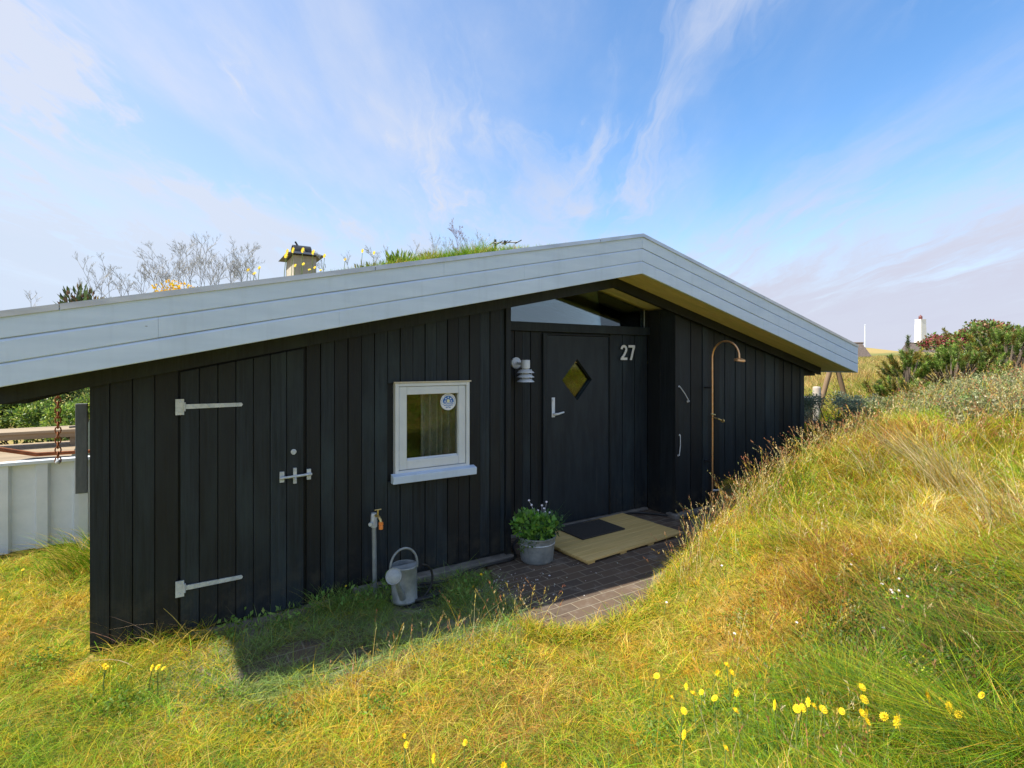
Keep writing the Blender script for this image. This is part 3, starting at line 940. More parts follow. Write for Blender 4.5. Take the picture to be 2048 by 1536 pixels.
# ring of tiny lettering marks round the rim
for k in range(22):
    an = R(200 - k * 10.5)
    if k in (6, 13): continue
    r0, r1 = .0600, .0665
    da = R(2.6)
    mb.add([(SX + r * math.cos(an + s), yS - .0006, SZ + r * math.sin(an + s)) for r, s in ((r0, -da), (r1, -da), (r1, da), (r0, da))], [(0, 1, 2, 3)])
build('blue_emblem', mb, M['blue_ink'], stick)
mb = MB()
disc(mb, SX, SZ + .008, .0155, yS - .0012, 20)
build('emblem_sun', mb, M['sticker_sun'], stick)
mb = MB()
for an in (-5, 40, 90, 140, 185):
    ca, sa = math.cos(R(an)), math.sin(R(an))
    px, pz = SX + .032 * ca, SZ + .008 + .032 * sa
    mb.add([(px + .010 * ca, yS - .0012, pz + .010 * sa), (px - .007 * ca - .008 * sa, yS - .0012, pz - .007 * sa + .008 * ca), (px - .007 * ca + .008 * sa, yS - .0012, pz - .007 * sa - .008 * ca)], [(0, 1, 2)])
build('emblem_ray', mb, M['sticker_white'], stick)

# house number 27 : bold condensed digits cut from plate
def digits():
    mb = MB()
    h = 0.180; w = 0.105; st = 0.030
    x0 = 4.385; z0 = 1.797; ya, yb = RY - 0.0285, RY - 0.0225
    # 2 : outline of a stroke following arc, diagonal and foot
    path = []
    r = w / 2 - st / 2; cx, cz = x0 + w / 2, z0 + h - st / 2 - r
    for t in np.linspace(R(178), R(-28), 16): path.append((cx + r * math.cos(t), cz + r * math.sin(t) * 1.02))
    path += [(x0 + w * .60, z0 + h * .40), (x0 + w * .32, z0 + h * .20), (x0 + st * .62, z0 + st * .9)]
    L = []; Rr = []
    for i, p in enumerate(path):
        a = path[max(i - 1, 0)]; b = path[min(i + 1, len(path) - 1)]
        d = Vector((b[0] - a[0], b[1] - a[1])).normalized(); nn = Vector((-d.y, d.x)) * st / 2
        L.append((p[0] + nn.x, p[1] + nn.y)); Rr.append((p[0] - nn.x, p[1] - nn.y))
    n = len(path)
    vs = [(x, ya, z) for x, z in L] + [(x, ya, z) for x, z in Rr] + [(x, yb, z) for x, z in L] + [(x, yb, z) for x, z in Rr]
    fs = []
    for i in range(n - 1):
        fs += [(i, n + i, n + i + 1, i + 1), (i, i + 1, 2 * n + i + 1, 2 * n + i), (n + i, 3 * n + i, 3 * n + i + 1, n + i + 1)]
    fs += [(0, 2 * n, 3 * n, n)]
    mb.add(vs, fs)
    mb.prism([(x0, z0), (x0 + w, z0), (x0 + w, z0 + st), (x0, z0 + st)], ya - .0006, yb)
    # 7
    x1 = x0 + w + 0.022
    mb.prism([(x1, z0 + h - st), (x1 + w, z0 + h - st), (x1 + w, z0 + h), (x1, z0 + h)], ya - .0006, yb)
    mb.prism([(x1 + .024, z0), (x1 + .024 + st * 1.06, z0), (x1 + w * .80, z0 + h * .52), (x1 + w, z0 + h - st + .001), (x1 + w - st * 1.12, z0 + h - st + .001), (x1 + w * .50, z0 + h * .50)], ya, yb)
    return mb
build('house_number', digits(), M['digit'], cabin)

# ------------------------------------------------------------------ things fixed to the cabin
lamp = empty('wall_lamp', (2.92, RY - .02, 1.70), 'pale louvred wall lamp with round back plate beside the front door', 'lamp')
mb = MB()
mb.lathe([(0, 0), (.060, 0), (.058, .018), (.045, .026), (0, .028)], (2.905, RY - .021, 1.765), 28, Matrix.Rotation(R(90), 3, 'X'))
build('back_plate', mb, M['white_metal'], lamp, smooth=True)
lcx, lcy = 2.93, 4.45
mb = MB().tube([(2.905, RY - .045, 1.762), (2.912, RY - .09, 1.757), (lcx, lcy, 1.752)], .012, 10)
build('arm', mb, M['white_metal'], lamp, smooth=True)
mb = MB().lathe([(0, 0), (.047, 0), (.047, .078), (.043, .084), (0, .085)], (lcx, lcy, 1.712), 28)
build('lamp_cap', mb, M['white_metal'], lamp, smooth=True)
for z in (1.664, 1.618, 1.572):
    mb = MB().lathe([(.040, .034), (.052, .034), (.090, .004), (.091, 0), (.086, .0), (.050, .026), (.040, .028)], (lcx, lcy, z), 32, close=False)
    build('lamp_shade', mb, M['white_metal'], lamp, smooth=True)
mb = MB().lathe([(0, 0), (.038, 0), (.038, .14), (0, .14)], (lcx, lcy, 1.575), 20)
build('diffuser', mb, simple('frosted_lamp_glass', (.55, .56, .55), (.6, .61, .6), 5, rough=.6, bump=0), lamp, smooth=True)
for sgn in (-1, 1):
    build('spacer_rod', MB().tube([(lcx + sgn * .055, lcy - .03, 1.59), (lcx + sgn * .055, lcy - .03, 1.70)], .003, 6), M['white_metal'], lamp)

def wall_hook(p0, p1, label):
    o = empty('cabin_hook', p0, label, 'hook', 'long hooks on the black wall')
    p0 = Vector(p0); p1 = Vector(p1)
    mid = (p0 + p1) / 2
    mb = MB().tube([p0 + Vector((0, -.012, 0)), mid + Vector((.006, -.02, 0)), p1 + Vector((0, -.018, 0)), p1 + Vector((.012, -.012, .006))], .0055, 8)
    build('hook_rod', mb, M['galv'], o, smooth=True)
    for p in (p0, p1):
        build('screw_eye', MB().lathe([(0, 0), (.014, 0), (.012, .010), (0, .012)], (p.x, WY - .012, p.z), 12, Matrix.Rotation(R(90), 3, 'X')), M['galv'], o, smooth=True)
wall_hook(at_y(1358, 773, WY - .02), at_y(1376, 803, WY - .02), 'upper white metal hook hanging slanted on the black wall')
wall_hook(at_y(1359, 870, WY - .02), at_y(1356, 911, WY - .02), 'lower white metal hook hanging upright on the black wall')

shower = empty('outdoor_shower', (5.40, 4.08, -.05), 'tall copper outdoor shower pipe with curved top against the black wall', 'shower')
pts = [(5.40, 4.08, -.06), (5.40, 4.08, 1.0), (5.395, 4.08, 1.84)]
for t in np.linspace(R(172), R(8), 14):
    pts.append((5.40, 4.08 - .18 - .18 * math.cos(t), 1.84 + .18 * math.sin(t)))
pts.append((5.40, 3.72, 1.815))
build('pipe', MB().tube(pts, .0115, 10), M['copper'], shower, smooth=True)
rm = Matrix.Rotation(R(8), 3, 'X')
build('shower_head', MB().lathe([(.02, .03), (.024, .028), (.060, .018), (.063, 0), (.058, -.008), (0, -.008)], (5.40, 3.715, 1.788), 24, rm), M['copper'], shower, smooth=True)
mb = MB().tube([(5.365, 4.075, 1.145), (5.435, 4.07, 1.13)], .011, 8)
mb.tube([(5.40, 4.065, 1.10), (5.40, 4.00, 1.09), (5.44, 3.985, 1.075)], .010, 8)
mb.lathe([(0, 0), (.022, 0), (.022, .02), (0, .022)], (5.455, 3.985, 1.065), 12, Matrix.Rotation(R(90), 3, 'Y'))
build('tap', mb, M['brass'], shower, smooth=True)
mb = MB().tube([(5.40, 4.07, .22), (5.43, 4.0, .235)], .012, 8).tube([(5.41, 4.0, .25), (5.47, 3.99, .24)], .009, 8)
build('lower_valve', mb, M['galv'], shower, smooth=True)
mb = MB()
for z in (.55, 1.45):
    build('pipe_clip', MB().box(5.385, 5.415, 4.086, 4.185, z, z + .02), M['dark_metal'], shower)


stand = empty('standpipe_tap', (1.258, 4.08, -.08), 'grey standpipe with brass tap and orange connector by the wall', 'tap')
build('pipe', MB().tube([(1.258, 4.08, -.1), (1.252, 4.085, .50)], .0175, 14), M['zinc'], stand, smooth=True)
mb = MB().lathe([(0, 0), (.025, 0), (.027, .03), (.024, .09), (.02, .11), (0, .112)], (1.252, 4.085, .47), 16)
mb.tube([(1.225, 4.08, .50), (1.215, 4.06, .50)], .015, 10)
build('pipe_head', mb, M['galv'], stand, smooth=True)
mb = MB().tube([(1.255, 4.075, .565), (1.27, 4.02, .565), (1.277, 4.0, .545), (1.279, 3.995, .525)], .011, 10)
mb.tube([(1.266, 4.03, .565), (1.266, 4.03, .615)], .006, 8)
mb.tube([(1.24, 4.03, .617), (1.293, 4.03, .617)], .005, 8)
build('tap', mb, M['brass'], stand, smooth=True)
build('hose_connector', MB().lathe([(.010, .045), (.017, .04), (.019, .022), (.013, .018), (.017, .010), (.016, -.012), (.010, -.014)], (1.279, 3.993, .485), 16), M['orange'], stand, smooth=True)

# watering can, spout towards the viewer
cxx, cyy, cz = 1.41, 3.83, -.045
can = empty('watering_can', (cxx, cyy, cz), 'grey zinc watering can with round rose standing by the wall', 'watering can')
prof = [(0, .004), (.092, .004), (.098, 0), (.100, .012), (.097, .016), (.096, .255), (.100, .262), (.097, .270), (.092, .268), (.091, .06), (0, .06)]
build('body', MB().lathe(prof, (cxx, cyy, cz), 40), M['zinc'], can, smooth=True)
# half cover over the front of the opening
mb = MB()
seg = 18
vs = [(cxx + .095 * math.cos(R(180) + math.pi * k / seg), cyy + .095 * math.sin(R(180) + math.pi * k / seg), cz + .268 - .02 * math.sin(math.pi * k / seg)) for k in range(seg + 1)]
vs2 = [(x, y, z - .004) for x, y, z in vs]
mb.add(vs + vs2, [tuple(range(seg + 1)), tuple(range(2 * seg + 1, seg, -1))] + [(i, i + seg + 1, i + seg + 2, i + 1) for i in range(seg)])
build('half_cover', mb, M['zinc'], can)
sd = Vector((-.44, -.80, 0)).normalized()
b0 = Vector((cxx, cyy, cz + .055)) + sd * .088
b1 = Vector((cxx, cyy, cz + .285)) + sd * .245 + Vector((-.035, 0, 0))
sp_dir = (b1 - b0).normalized()
build('spout', MB().tube([b0, b0 + (b1 - b0) * .5, b1], [.026, .019, .015], 14), M['zinc'], can, smooth=True)
rose_dir = Vector((-.46, -.78, .42)).normalized()
rq = rose_dir.to_track_quat('Z', 'Y').to_matrix()
build('rose', MB().lathe([(.013, -.05), (.016, -.03), (.055, .0), (.058, .004), (.055, .009), (.048, .007), (.046, .010), (.02, .016), (0, .018)], b1 + rose_dir * .03, 32, rq), M['zinc'], can, smooth=True)
hp = []
for t in np.linspace(R(-12), R(192), 22):
    hp.append((cxx + .108 * math.cos(t), cyy + .01, cz + .255 + .135 * math.sin(t)))
build('handle', MB().tube(hp, .009, 10), M['zinc'], can, smooth=True)

# coil of black hose under and beside the can, and the hose along the plinth
hose = empty('garden_hose', (1.50, 3.90, -.06), 'black garden hose coiled by the watering can and run along the wall', 'hose')
mb = MB()
pts = []
for i in range(150):
    t = i / 150 * 2 * math.pi * 4.2
    r_ = .125 + .0165 * (t / (2 * math.pi)) + .012 * math.sin(t * .37)
    pts.append((1.53 + r_ * 1.15 * math.cos(t), 3.89 + r_ * .72 * math.sin(t), -.052 + .006 * math.sin(t * 1.7) + .009 * (i / 150)))
pts += [(1.86, 3.96, -.04), (2.05, 4.03, -.035), (2.3, 4.058, -.033), (2.50, 4.058, -.033), (2.60, 4.12, -.035), (2.72, 4.35, -.035), (2.95, 4.53, -.035), (3.3, 4.555, -.035), (4.3, 4.555, -.035), (4.60, 4.50, -.035), (4.80, 4.25, -.035), (4.92, 4.07, -.033), (5.05, 4.04, -.02), (5.18, 4.06, .01), (5.26, 4.02, 0), (5.30, 3.9, -.03), (5.34, 3.72, .0)]
# smooth it
P = [Vector(p) for p in pts]
sm = []
for i in range(len(P) - 1):
    p0, p1, p2, p3 = P[max(i - 1, 0)], P[i], P[i + 1], P[min(i + 2, len(P) - 1)]
    nsub = 1 if i < 149 else 6
    for k in range(nsub):
        t = k / nsub
        sm.append(0.5 * ((2 * p1) + (p2 - p0) * t + (2 * p0 - 5 * p1 + 4 * p2 - p3) * t * t + (3 * p1 - p0 - 3 * p2 + p3) * t ** 3))
sm.append(P[-1])
build('hose_line', MB().tube(sm, .0115, 8), M['rubber'], hose, smooth=True)
pts = [(1.51 + .14 * math.cos(t), 3.80 + .05 * math.cos(t), .07 + .135 * math.sin(t)) for t in np.linspace(R(-150), R(75), 20)]
build('loose_loop', MB().tube(pts, .009, 8), M['rubber'], hose, smooth=True)
build('hose_disc', MB().lathe([(0, 0), (.225, 0), (.235, .012), (.22, .022), (0, .024)], (1.56, 3.90, -.082), 36), M['rubber'], hose, smooth=True)

# platform of planks in front of the door
pc = Vector((3.70, 4.075, 0)); prot = Matrix.Rotation(R(3.6), 3, 'Z')
plat = empty('wooden_platform', (pc.x, pc.y, -.05), 'low platform of light wooden planks on runners at the front door', 'platform')
mb = MB()
npk = 9; pw = .84 / npk
for i in range(npk):
    yy = -.42 + pw * (i + .5)
    mb.obox(pc + prot @ Vector((random.uniform(-.004, .004), yy, -.018)), (1.375, pw - .0035, .022), prot)
build('plank', mb, M['pallet'], plat, bevel=0.003)
for xx in (-.62, -.2, .2, .62):
    build('runner', MB().obox(pc + prot @ Vector((xx, 0, -.0405)), (.085, .82, .0228), prot), M['pallet'], plat, bevel=0.003)
mc = Vector((3.64, 4.255, .0012))
build_mat = MB().obox(mc, (.60, .40, .016), Matrix.Rotation(R(2.0), 3, 'Z'))
dm = build('door_mat', build_mat, M['mat_fibre'], None, bevel=0.006)
tag(dm, 'dark rectangular door mat lying on the wooden platform', 'door mat')

# zinc bucket with a geranium-like plant
pcx, pcy = 2.74, 3.97
pot = empty('planter_bucket', (pcx, pcy, -.05), 'grey zinc bucket planter standing beside the wooden platform', 'bucket')
build('bucket', MB().lathe([(0, 0), (.142, 0), (.148, .006), (.150, .02), (.172, .215), (.180, .222), (.180, .232), (.172, .234), (.168, .225), (.155, .06), (0, .06)], (pcx, pcy, -.05), 40), M['zinc'], pot, smooth=True)
build('rim_hoop', MB().lathe([(.1665, .165), (.1705, .170), (.1675, .176)], (pcx, pcy, -.05), 40, close=False), M['galv'], pot, smooth=True)
build('soil', MB().lathe([(0, .21), (.165, .205)], (pcx, pcy, -.05), 24, close=False), M['soil'], pot)

# ------------------------------------------------------------------ foliage builders
def unit(n):
    v = RNG.normal(size=(n, 3)); return v / np.linalg.norm(v, axis=1, keepdims=True)

def leaves(P, D, L, Wd, C, fold=0.25):
    """diamond leaves: base P, direction D, length L, width Wd, colour C -> verts, quads, colours"""
    n = len(P)
    D = D / np.linalg.norm(D, axis=1, keepdims=True)
    S = np.cross(D, unit(n)); S /= np.linalg.norm(S, axis=1, keepdims=True) + 1e-9
    N = np.cross(S, D)
    L = np.asarray(L).reshape(-1, 1) * np.ones((n, 1)); Wd = np.asarray(Wd).reshape(-1, 1) * np.ones((n, 1))
    mid = P + D * L * .5
    V = np.stack([P, mid + S * Wd * .5 + N * Wd * fold, P + D * L, mid - S * Wd * .5 + N * Wd * fold], 1).reshape(-1, 3)
    q = np.arange(n * 4).reshape(n, 4)
    cc = np.repeat(C, 4, axis=0)
    return V, q, cc

def join(parts):
    V = []; Q = []; C = []; o = 0
    for v, q, c in parts:
        V.append(v); Q.append(q + o); C.append(c); o += len(v)
    return np.concatenate(V), np.concatenate(Q), np.concatenate(C)

def pick(n, pal, w=None, jit=0.15):
    pal = np.array(pal)
    w = None if w is None else np.array(w) / np.sum(w)
    c = pal[RNG.choice(len(pal), n, p=w)]
    return np.clip(c * (1 + RNG.normal(0, jit, (n, 1))) * (1 + RNG.normal(0, jit * .35, (n, 3))), .004, .9)

def blades(P, Hh, az, lean, curl, wid, C, rings=3, tipc=None):
    """curved grass blades rooted at P"""
    n = len(P)
    ts = np.linspace(0, 1, rings)
    ca, sa = np.cos(az), np.sin(az)
    fa = RNG.uniform(0, math.pi, n)          # facing of the flat side
    wx, wy = np.cos(fa), np.sin(fa)
    V = np.zeros((n, rings, 2, 3)); CC = np.zeros((n, rings, 2, 3))
    for i, t in enumerate(ts):
        hd = Hh * (lean * t + curl * t * t)
        vz = Hh * (t - 0.55 * np.minimum(curl, 1.6) * t * t * t * 0.6)
        w = wid * (1 - t) ** .8 * .5 + .00025
        for s, sg in ((0, -1), (1, 1)):
            V[:, i, s, 0] = P[:, 0] + ca * hd + sg * wx * w
            V[:, i, s, 1] = P[:, 1] + sa * hd + sg * wy * w
            V[:, i, s, 2] = P[:, 2] + vz
            CC[:, i, s] = C if tipc is None else C * (1 - t) + tipc * t
    base = (np.arange(n) * rings * 2)[:, None]
    qs = []
    for i in range(rings - 1):
        a = i * 2
        qs.append(np.concatenate([base + a, base + a + 1, base + a + 3, base + a + 2], 1))
    Q = np.stack(qs, 1).reshape(-1, 4)
    return V.reshape(-1, 3), Q, CC.reshape(-1, 3)

# ------------------------------------------------------------------ grass
GOLD = (.57, .39, .034); STRAW = (.62, .46, .11); YG = (.37, .41, .026); GREEN = (.14, .28, .014); DGREEN = (.055, .105, .022); RUST = (.42, .18, .035); PALE = (.68, .58, .32); BROWN = (.30, .17, .065); GREY = (.20, .23, .14)
GR = (.10, .20, .045)

def sample_view(n, f0, f1, a0=-1.08, a1=1.08):
    """points spread so that they are denser near the viewer"""
    lf = RNG.uniform(math.log(f0), math.log(f1), n)
    f = np.exp(lf); a = RNG.uniform(a0, a1, n)
    return FX * f + FY * a * f, FY * f - FX * a * f, f, a

def pave_mask(x, y):
    """1 where the brick paving is kept clear of grass"""
    ex = np.array([e[0] for e in edge]); ey = np.array([e[1] for e in edge])
    yl = np.interp(x, ex, ey)
    wob = (fbm(x, y, 3.0, 31) - .5) * .22
    m = (y > yl + .02 + wob) & (x > 2.02 + wob * 1.5 + .25 * (y - 3.1)) & (x < 5.45) & (y < 4.7)
    m2 = (y > 3.27 + wob * .3) & (y < 3.60 + wob) & (x > .33 + wob) & (x < 1.02 + wob * 1.6)
    return m | (m2 & (fbm(x, y, 6.0, 71) < .62))
def blocked(x, y):
    house = (x > -.55) & (x < 7.66) & (y > 4.06) & (y < 9.7)
    left = (x > -.55) & (x < .80) & (y > 4.10)
    rec = (x > 2.5) & (x < 4.95) & (y > 4.0)
    fence_b = (y > 6.78) & (x < .2)
    return (house & ~((x < .80) & (y < 4.15))) | left | rec | fence_b

# colour patches pinned to real spots on the ground: (u, v, radius m, kind, strength)
def spot(u, v, r, pal, s):
    p = on_ground(u, v)
    return (p.x, p.y, r, pal, s)
PATCH = [spot(1700, 900, .55, 'rust', .8), spot(1640, 885, .45, 'rust', .8), spot(1790, 890, .5, 'rust', .5), spot(1560, 1000, .35, 'green', .55), spot(1420, 1140, .35, 'green', .5),
         spot(1640, 1150, .42, 'brown', .75), spot(1760, 1120, .45, 'brown', .6), spot(1560, 1220, .4, 'brown', .55), spot(1470, 1260, .3, 'brown', .35), spot(1900, 1290, .45, 'dgreen', .75), spot(1990, 1360, .5, 'dgreen', .7),
         spot(1720, 1290, .16, 'dgreen', .6), spot(1700, 1480, .42, 'green', .75), spot(1480, 1490, .36, 'green', .75), spot(1150, 1500, .4, 'green', .65), spot(1300, 1430, .3, 'green', .3), spot(1980, 1480, .4, 'green', .5),
         spot(1060, 1380, .35, 'rust', .5), spot(820, 1490, .3, 'rust', .35), spot(1000, 1440, .3, 'rust', .4), spot(640, 1440, .4, 'gold', .5), spot(250, 1330, .3, 'gold', .5), spot(120, 1210, .45, 'gold', .5),
         spot(330, 1370, .25, 'green', .6), spot(150, 1420, .25, 'green', .45), spot(480, 1480, .2, 'green', .5), spot(470, 1370, .22, 'green', .5), spot(70, 1490, .3, 'green', .6), spot(900, 1300, .3, 'gold', .5),
         spot(1950, 1050, .5, 'straw', .5), spot(1850, 1000, .5, 'straw', .5), spot(1700, 1040, .4, 'yg', .5), spot(1500, 1110, .3, 'yg', .5), spot(150, 1150, .3, 'yg', .3)]
PALS = {'rust': [RUST, BROWN, STRAW], 'green': [GREEN, GR, YG], 'brown': [BROWN, RUST, STRAW, GOLD], 'dgreen': [DGREEN, GREEN, DGREEN, BROWN], 'gold': [GOLD, STRAW, GOLD], 'straw': [STRAW, PALE, GOLD], 'yg': [YG, GREEN, GOLD]}

def cellhash(x, y, size, k):
    """one random number per little tuft-sized patch with a wobbling border"""
    wx = x + (vnoise(x, y, .6 / size, k) - .5) * size * 1.3
    wy = y + (vnoise(x, y, .6 / size, k + 40) - .5) * size * 1.3
    i = np.floor(wx / size).astype(int); j = np.floor(wy / size).astype(int)
    return _G[(i * 7 + k * 31) % 256, (j * 13 + k * 17) % 256]
def pick_by(u, pal, w, jit):
    pal = np.array(pal); cw = np.cumsum(np.array(w) / np.sum(w))
    c = pal[np.clip(np.searchsorted(cw, u), 0, len(pal) - 1)]
    n = len(u)
    return np.clip(c * (1 + RNG.normal(0, jit, (n, 1))) * (1 + RNG.normal(0, jit * .3, (n, 3))), .004, .92)
LGREEN = (.23, .41, .030); ORANGE = (.54, .28, .035); TAN = (.60, .46, .14)
def grass_colours(x, y, shade):
    n = len(x)
    s_ = .648 * x - .851 * y
    n1 = fbm(x, y, .9, 2); n2 = fbm(x, y, 4.0, 8); n3 = fbm(x, y, 12.0, 17)
    hA = cellhash(x, y, .062, 1); hB = cellhash(x, y, .14, 2)
    u = np.where(RNG.random(n) < .45, hA, np.where(RNG.random(n) < .45, hB, RNG.random(n)))
    c = pick_by(u, [GOLD, STRAW, YG, GREEN, ORANGE, LGREEN, TAN], [.30, .13, .20, .10, .12, .10, .05], .24)
    c2 = pick_by(u, [(.38, .25, .018), (.48, .36, .07), (.30, .32, .014), GREEN, BROWN, (.20, .36, .018), (.44, .19, .035), TAN], [.15, .11, .22, .19, .08, .17, .05, .03], .27)
    c = np.where((RNG.random(n) < .85 * sstep(s_, .1, .7) * (x > 1.0))[:, None], c2, c)
    k = n1 * .5 + n2 * .35 + n3 * .15
    cg = pick_by(u, [YG, LGREEN, GREEN, GR, DGREEN], [.30, .25, .25, .12, .08], .2)
    pg = sstep(k, .47, .64) * .8
    c = np.where((RNG.random(n) < pg)[:, None], cg, c)
    for px, py, r, pal, s in PATCH:
        w = s * np.exp(-((x - px) ** 2 + (y - py) ** 2) / (r * r)) * (.35 + .9 * n3 + .5 * hB)
        cp = pick(n, PALS[pal], None, .2)
        c = np.where((RNG.random(n) < w)[:, None], cp, c)
    c = c * (.70 + .60 * cellhash(x, y, .085, 3))[:, None]
    cs = pick_by(u, [(.28, .40, .10), (.17, .26, .08), (.28, .42, .14), YG, (.24, .27, .12)], [.3, .25, .25, .08, .2], .2)  # greener grass in the roof's shadow, colours also raised to lift the shade
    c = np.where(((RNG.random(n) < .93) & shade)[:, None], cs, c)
    return np.clip(c, .004, .92)

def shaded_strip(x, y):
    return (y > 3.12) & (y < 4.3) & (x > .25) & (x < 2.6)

def make_lawn():
    parts = []
    # short, matted turf
    x, y, f, a = sample_view(360000, 1.75, 8.5)
    s = .648 * x - .851 * y
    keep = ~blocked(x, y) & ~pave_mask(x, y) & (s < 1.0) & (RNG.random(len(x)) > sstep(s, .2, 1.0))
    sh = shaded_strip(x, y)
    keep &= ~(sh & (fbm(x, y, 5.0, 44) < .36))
    x, y, f, sh = x[keep], y[keep], f[keep], sh[keep]
    n = len(x)
    P = np.stack([x, y, height(x, y) - .004], 1)
    tuft = fbm(x, y, 5.0, 61)
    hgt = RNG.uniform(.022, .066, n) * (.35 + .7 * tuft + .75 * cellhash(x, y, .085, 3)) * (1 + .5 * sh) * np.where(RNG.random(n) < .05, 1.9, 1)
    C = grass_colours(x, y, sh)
    wid = np.maximum(.0024, .00095 * f) * RNG.uniform(.6, 1.4, n)
    parts.append(blades(P, hgt, RNG.uniform(0, 6.283, n), RNG.uniform(.1, 1.1, n), RNG.uniform(.2, 1.8, n), wid, C, 3))
    # the lawn carries on to the left and around the viewer
    x = RNG.uniform(-6.5, 3.0, 150000); y = RNG.uniform(-2.5, 6.75, 150000)
    f = FX * x + FY * y; a = (FY * x - FX * y) / np.maximum(f, .05)
    keep = ((f < 1.8) | (np.abs(a) > 1.05)) & ~blocked(x, y) & (.648 * x - .851 * y < 1.2)
    x, y = x[keep], y[keep]; n = len(x)
    P = np.stack([x, y, height(x, y) - .004], 1)
    parts.append(blades(P, RNG.uniform(.03, .075, n) * (.4 + 1.0 * cellhash(x, y, .085, 3)), RNG.uniform(0, 6.283, n), RNG.uniform(.1, 1.1, n), RNG.uniform(.2, 1.8, n), RNG.uniform(.004, .008, n), grass_colours(x, y, np.zeros(n, bool)), 3))
    V, Q, C = join(parts)
    o = np_obj('lawn_grass', V, Q, C, M['grass'])
    tag(o, 'short sunburnt yellow-green lawn grass in front of the cabin', 'grass', kind='stuff')
make_lawn()

def make_dune():
    parts = []
    x, y, f, a = sample_view(300000, 1.7, 13.0, -.2, 1.12)
    s = .648 * x - .851 * y
    keep = ~blocked(x, y) & ~pave_mask(x, y) & (s > .05) & (RNG.random(len(x)) < sstep(s, .05, .8)) & ((x < 8.6) | (s > .4))
    keep &= ~((a > .82) & (f > 5.1 + (fbm(x, y, 1.3, 27) - .5)) & (RNG.random(len(x)) < .7))
    x, y, f, s = x[keep], y[keep], f[keep], s[keep]
    n = len(x)
    P = np.stack([x, y, height(x, y) - .005], 1)
    tuft = fbm(x, y, 2.6, 61); t2 = fbm(x, y, 7.0, 5)
    ch = cellhash(x, y, .16, 5)
    hgt = RNG.uniform(.05, .19, n) * (.35 + .8 * tuft + .7 * ch) * (.6 + .6 * sstep(s, .2, 1.0)) * (.6 + .7 * t2)
    gp = np.zeros(n)
    for u_, v_, r_ in ((1700, 1490, .40), (1480, 1500, .36), (1150, 1515, .36), (1950, 1490, .40), (1330, 1515, .3), (1800, 1430, .3), (1600, 1440, .3), (1430, 1120, .3)):
        q_ = on_ground(u_, v_); gp = np.maximum(gp, np.exp(-((x - q_.x) ** 2 + (y - q_.y) ** 2) / r_ ** 2))
    hgt = hgt * (1 + .45 * gp)
    C = grass_colours(x, y, np.zeros(n, bool))
    az = cellhash(x, y, .16, 5) * 19 + fbm(x, y, 1.4, 90) * 5 + RNG.normal(0, .9, n)
    wid = np.maximum(.0026, .0010 * f) * RNG.uniform(.6, 1.4, n)
    parts.append(blades(P, hgt, az, RNG.uniform(.05, .8, n) * (1 - .6 * gp), RNG.uniform(.1, 1.5, n), wid, C, 3, np.clip(C * 1.15, 0, .92)))
    # and the dune grass goes on beside and behind the viewer
    x2 = RNG.uniform(.5, 10, 110000); y2 = RNG.uniform(-4, 3.0, 110000)
    f2 = FX * x2 + FY * y2; a2 = (FY * x2 - FX * y2) / np.maximum(f2, .05)
    kp = ((f2 < 1.8) | (a2 > 1.08)) & (.648 * x2 - .851 * y2 > .8)
    x2, y2 = x2[kp], y2[kp]; n2 = len(x2)
    parts.append(blades(np.stack([x2, y2, height(x2, y2) - .005], 1), RNG.uniform(.06, .2, n2) * (.4 + .9 * cellhash(x2, y2, .16, 5)), RNG.uniform(0, 6.283, n2), RNG.uniform(.05, .8, n2), RNG.uniform(.1, 1.5, n2), RNG.uniform(.005, .010, n2), grass_colours(x2, y2, np.zeros(n2, bool)), 3))
    # seed-bearing stalks
    x, y, f, a = sample_view(13000, 1.9, 10.0, -.45, 1.12)
    s = .648 * x - .851 * y
    dens = sstep(s, -.12, .25)
    keep = ~blocked(x, y) & ~pave_mask(x, y) & (RNG.random(len(x)) < dens * (.15 + .85 * sstep(fbm(x, y, 1.5, 77), .45, .65)))
    # a ragged fringe of flowering grass along the edge of the paving and the wall
    xe = np.concatenate([RNG.uniform(3.2, 6.6, 700), RNG.uniform(.9, 2.2, 60), RNG.uniform(.4, 2.0, 70)])
    tt = RNG.normal(0, .10, len(xe))
    ye = np.concatenate([np.interp(xe[:700], [3.2, 3.9, 4.5, 5.2, 5.7, 6.6], [2.80, 3.02, 3.05, 3.05, 3.0, 2.95]), np.full(60, 3.10), np.full(70, 3.05)]) + tt - .08
    x = np.concatenate([x[keep], xe]); y = np.concatenate([y[keep], ye])
    ok = ~blocked(x, y) & ~((x > 4.6) & (y > 3.2) & (x < 7.9)); x, y = x[ok], y[ok]
    n = len(x)
    f = FX * x + FY * y
    P = np.stack([x, y, height(x, y)], 1)
    hgt = RNG.uniform(.14, .36, n) * (.7 + .6 * sstep(f, 2.5, 5))
    C = pick(n, [STRAW, PALE, YG, GOLD, RUST, GREEN], [.27, .2, .2, .13, .1, .1])
    az = RNG.uniform(0, 6.283, n); lean = RNG.uniform(.05, .35, n); curl = RNG.uniform(0, .5, n)
    wid = np.maximum(.0016, .00062 * f)
    parts.append(blades(P, hgt, az, lean, curl, wid, C, 4))
    m = 9
    t = RNG.uniform(.74, 1.02, (n, m))
    hd = hgt[:, None] * (lean[:, None] * t + curl[:, None] * t * t)
    vz = hgt[:, None] * (t - .33 * curl[:, None] * t ** 3)
    PP = np.stack([P[:, 0, None] + np.cos(az)[:, None] * hd, P[:, 1, None] + np.sin(az)[:, None] * hd, P[:, 2, None] + vz], 2).reshape(-1, 3)
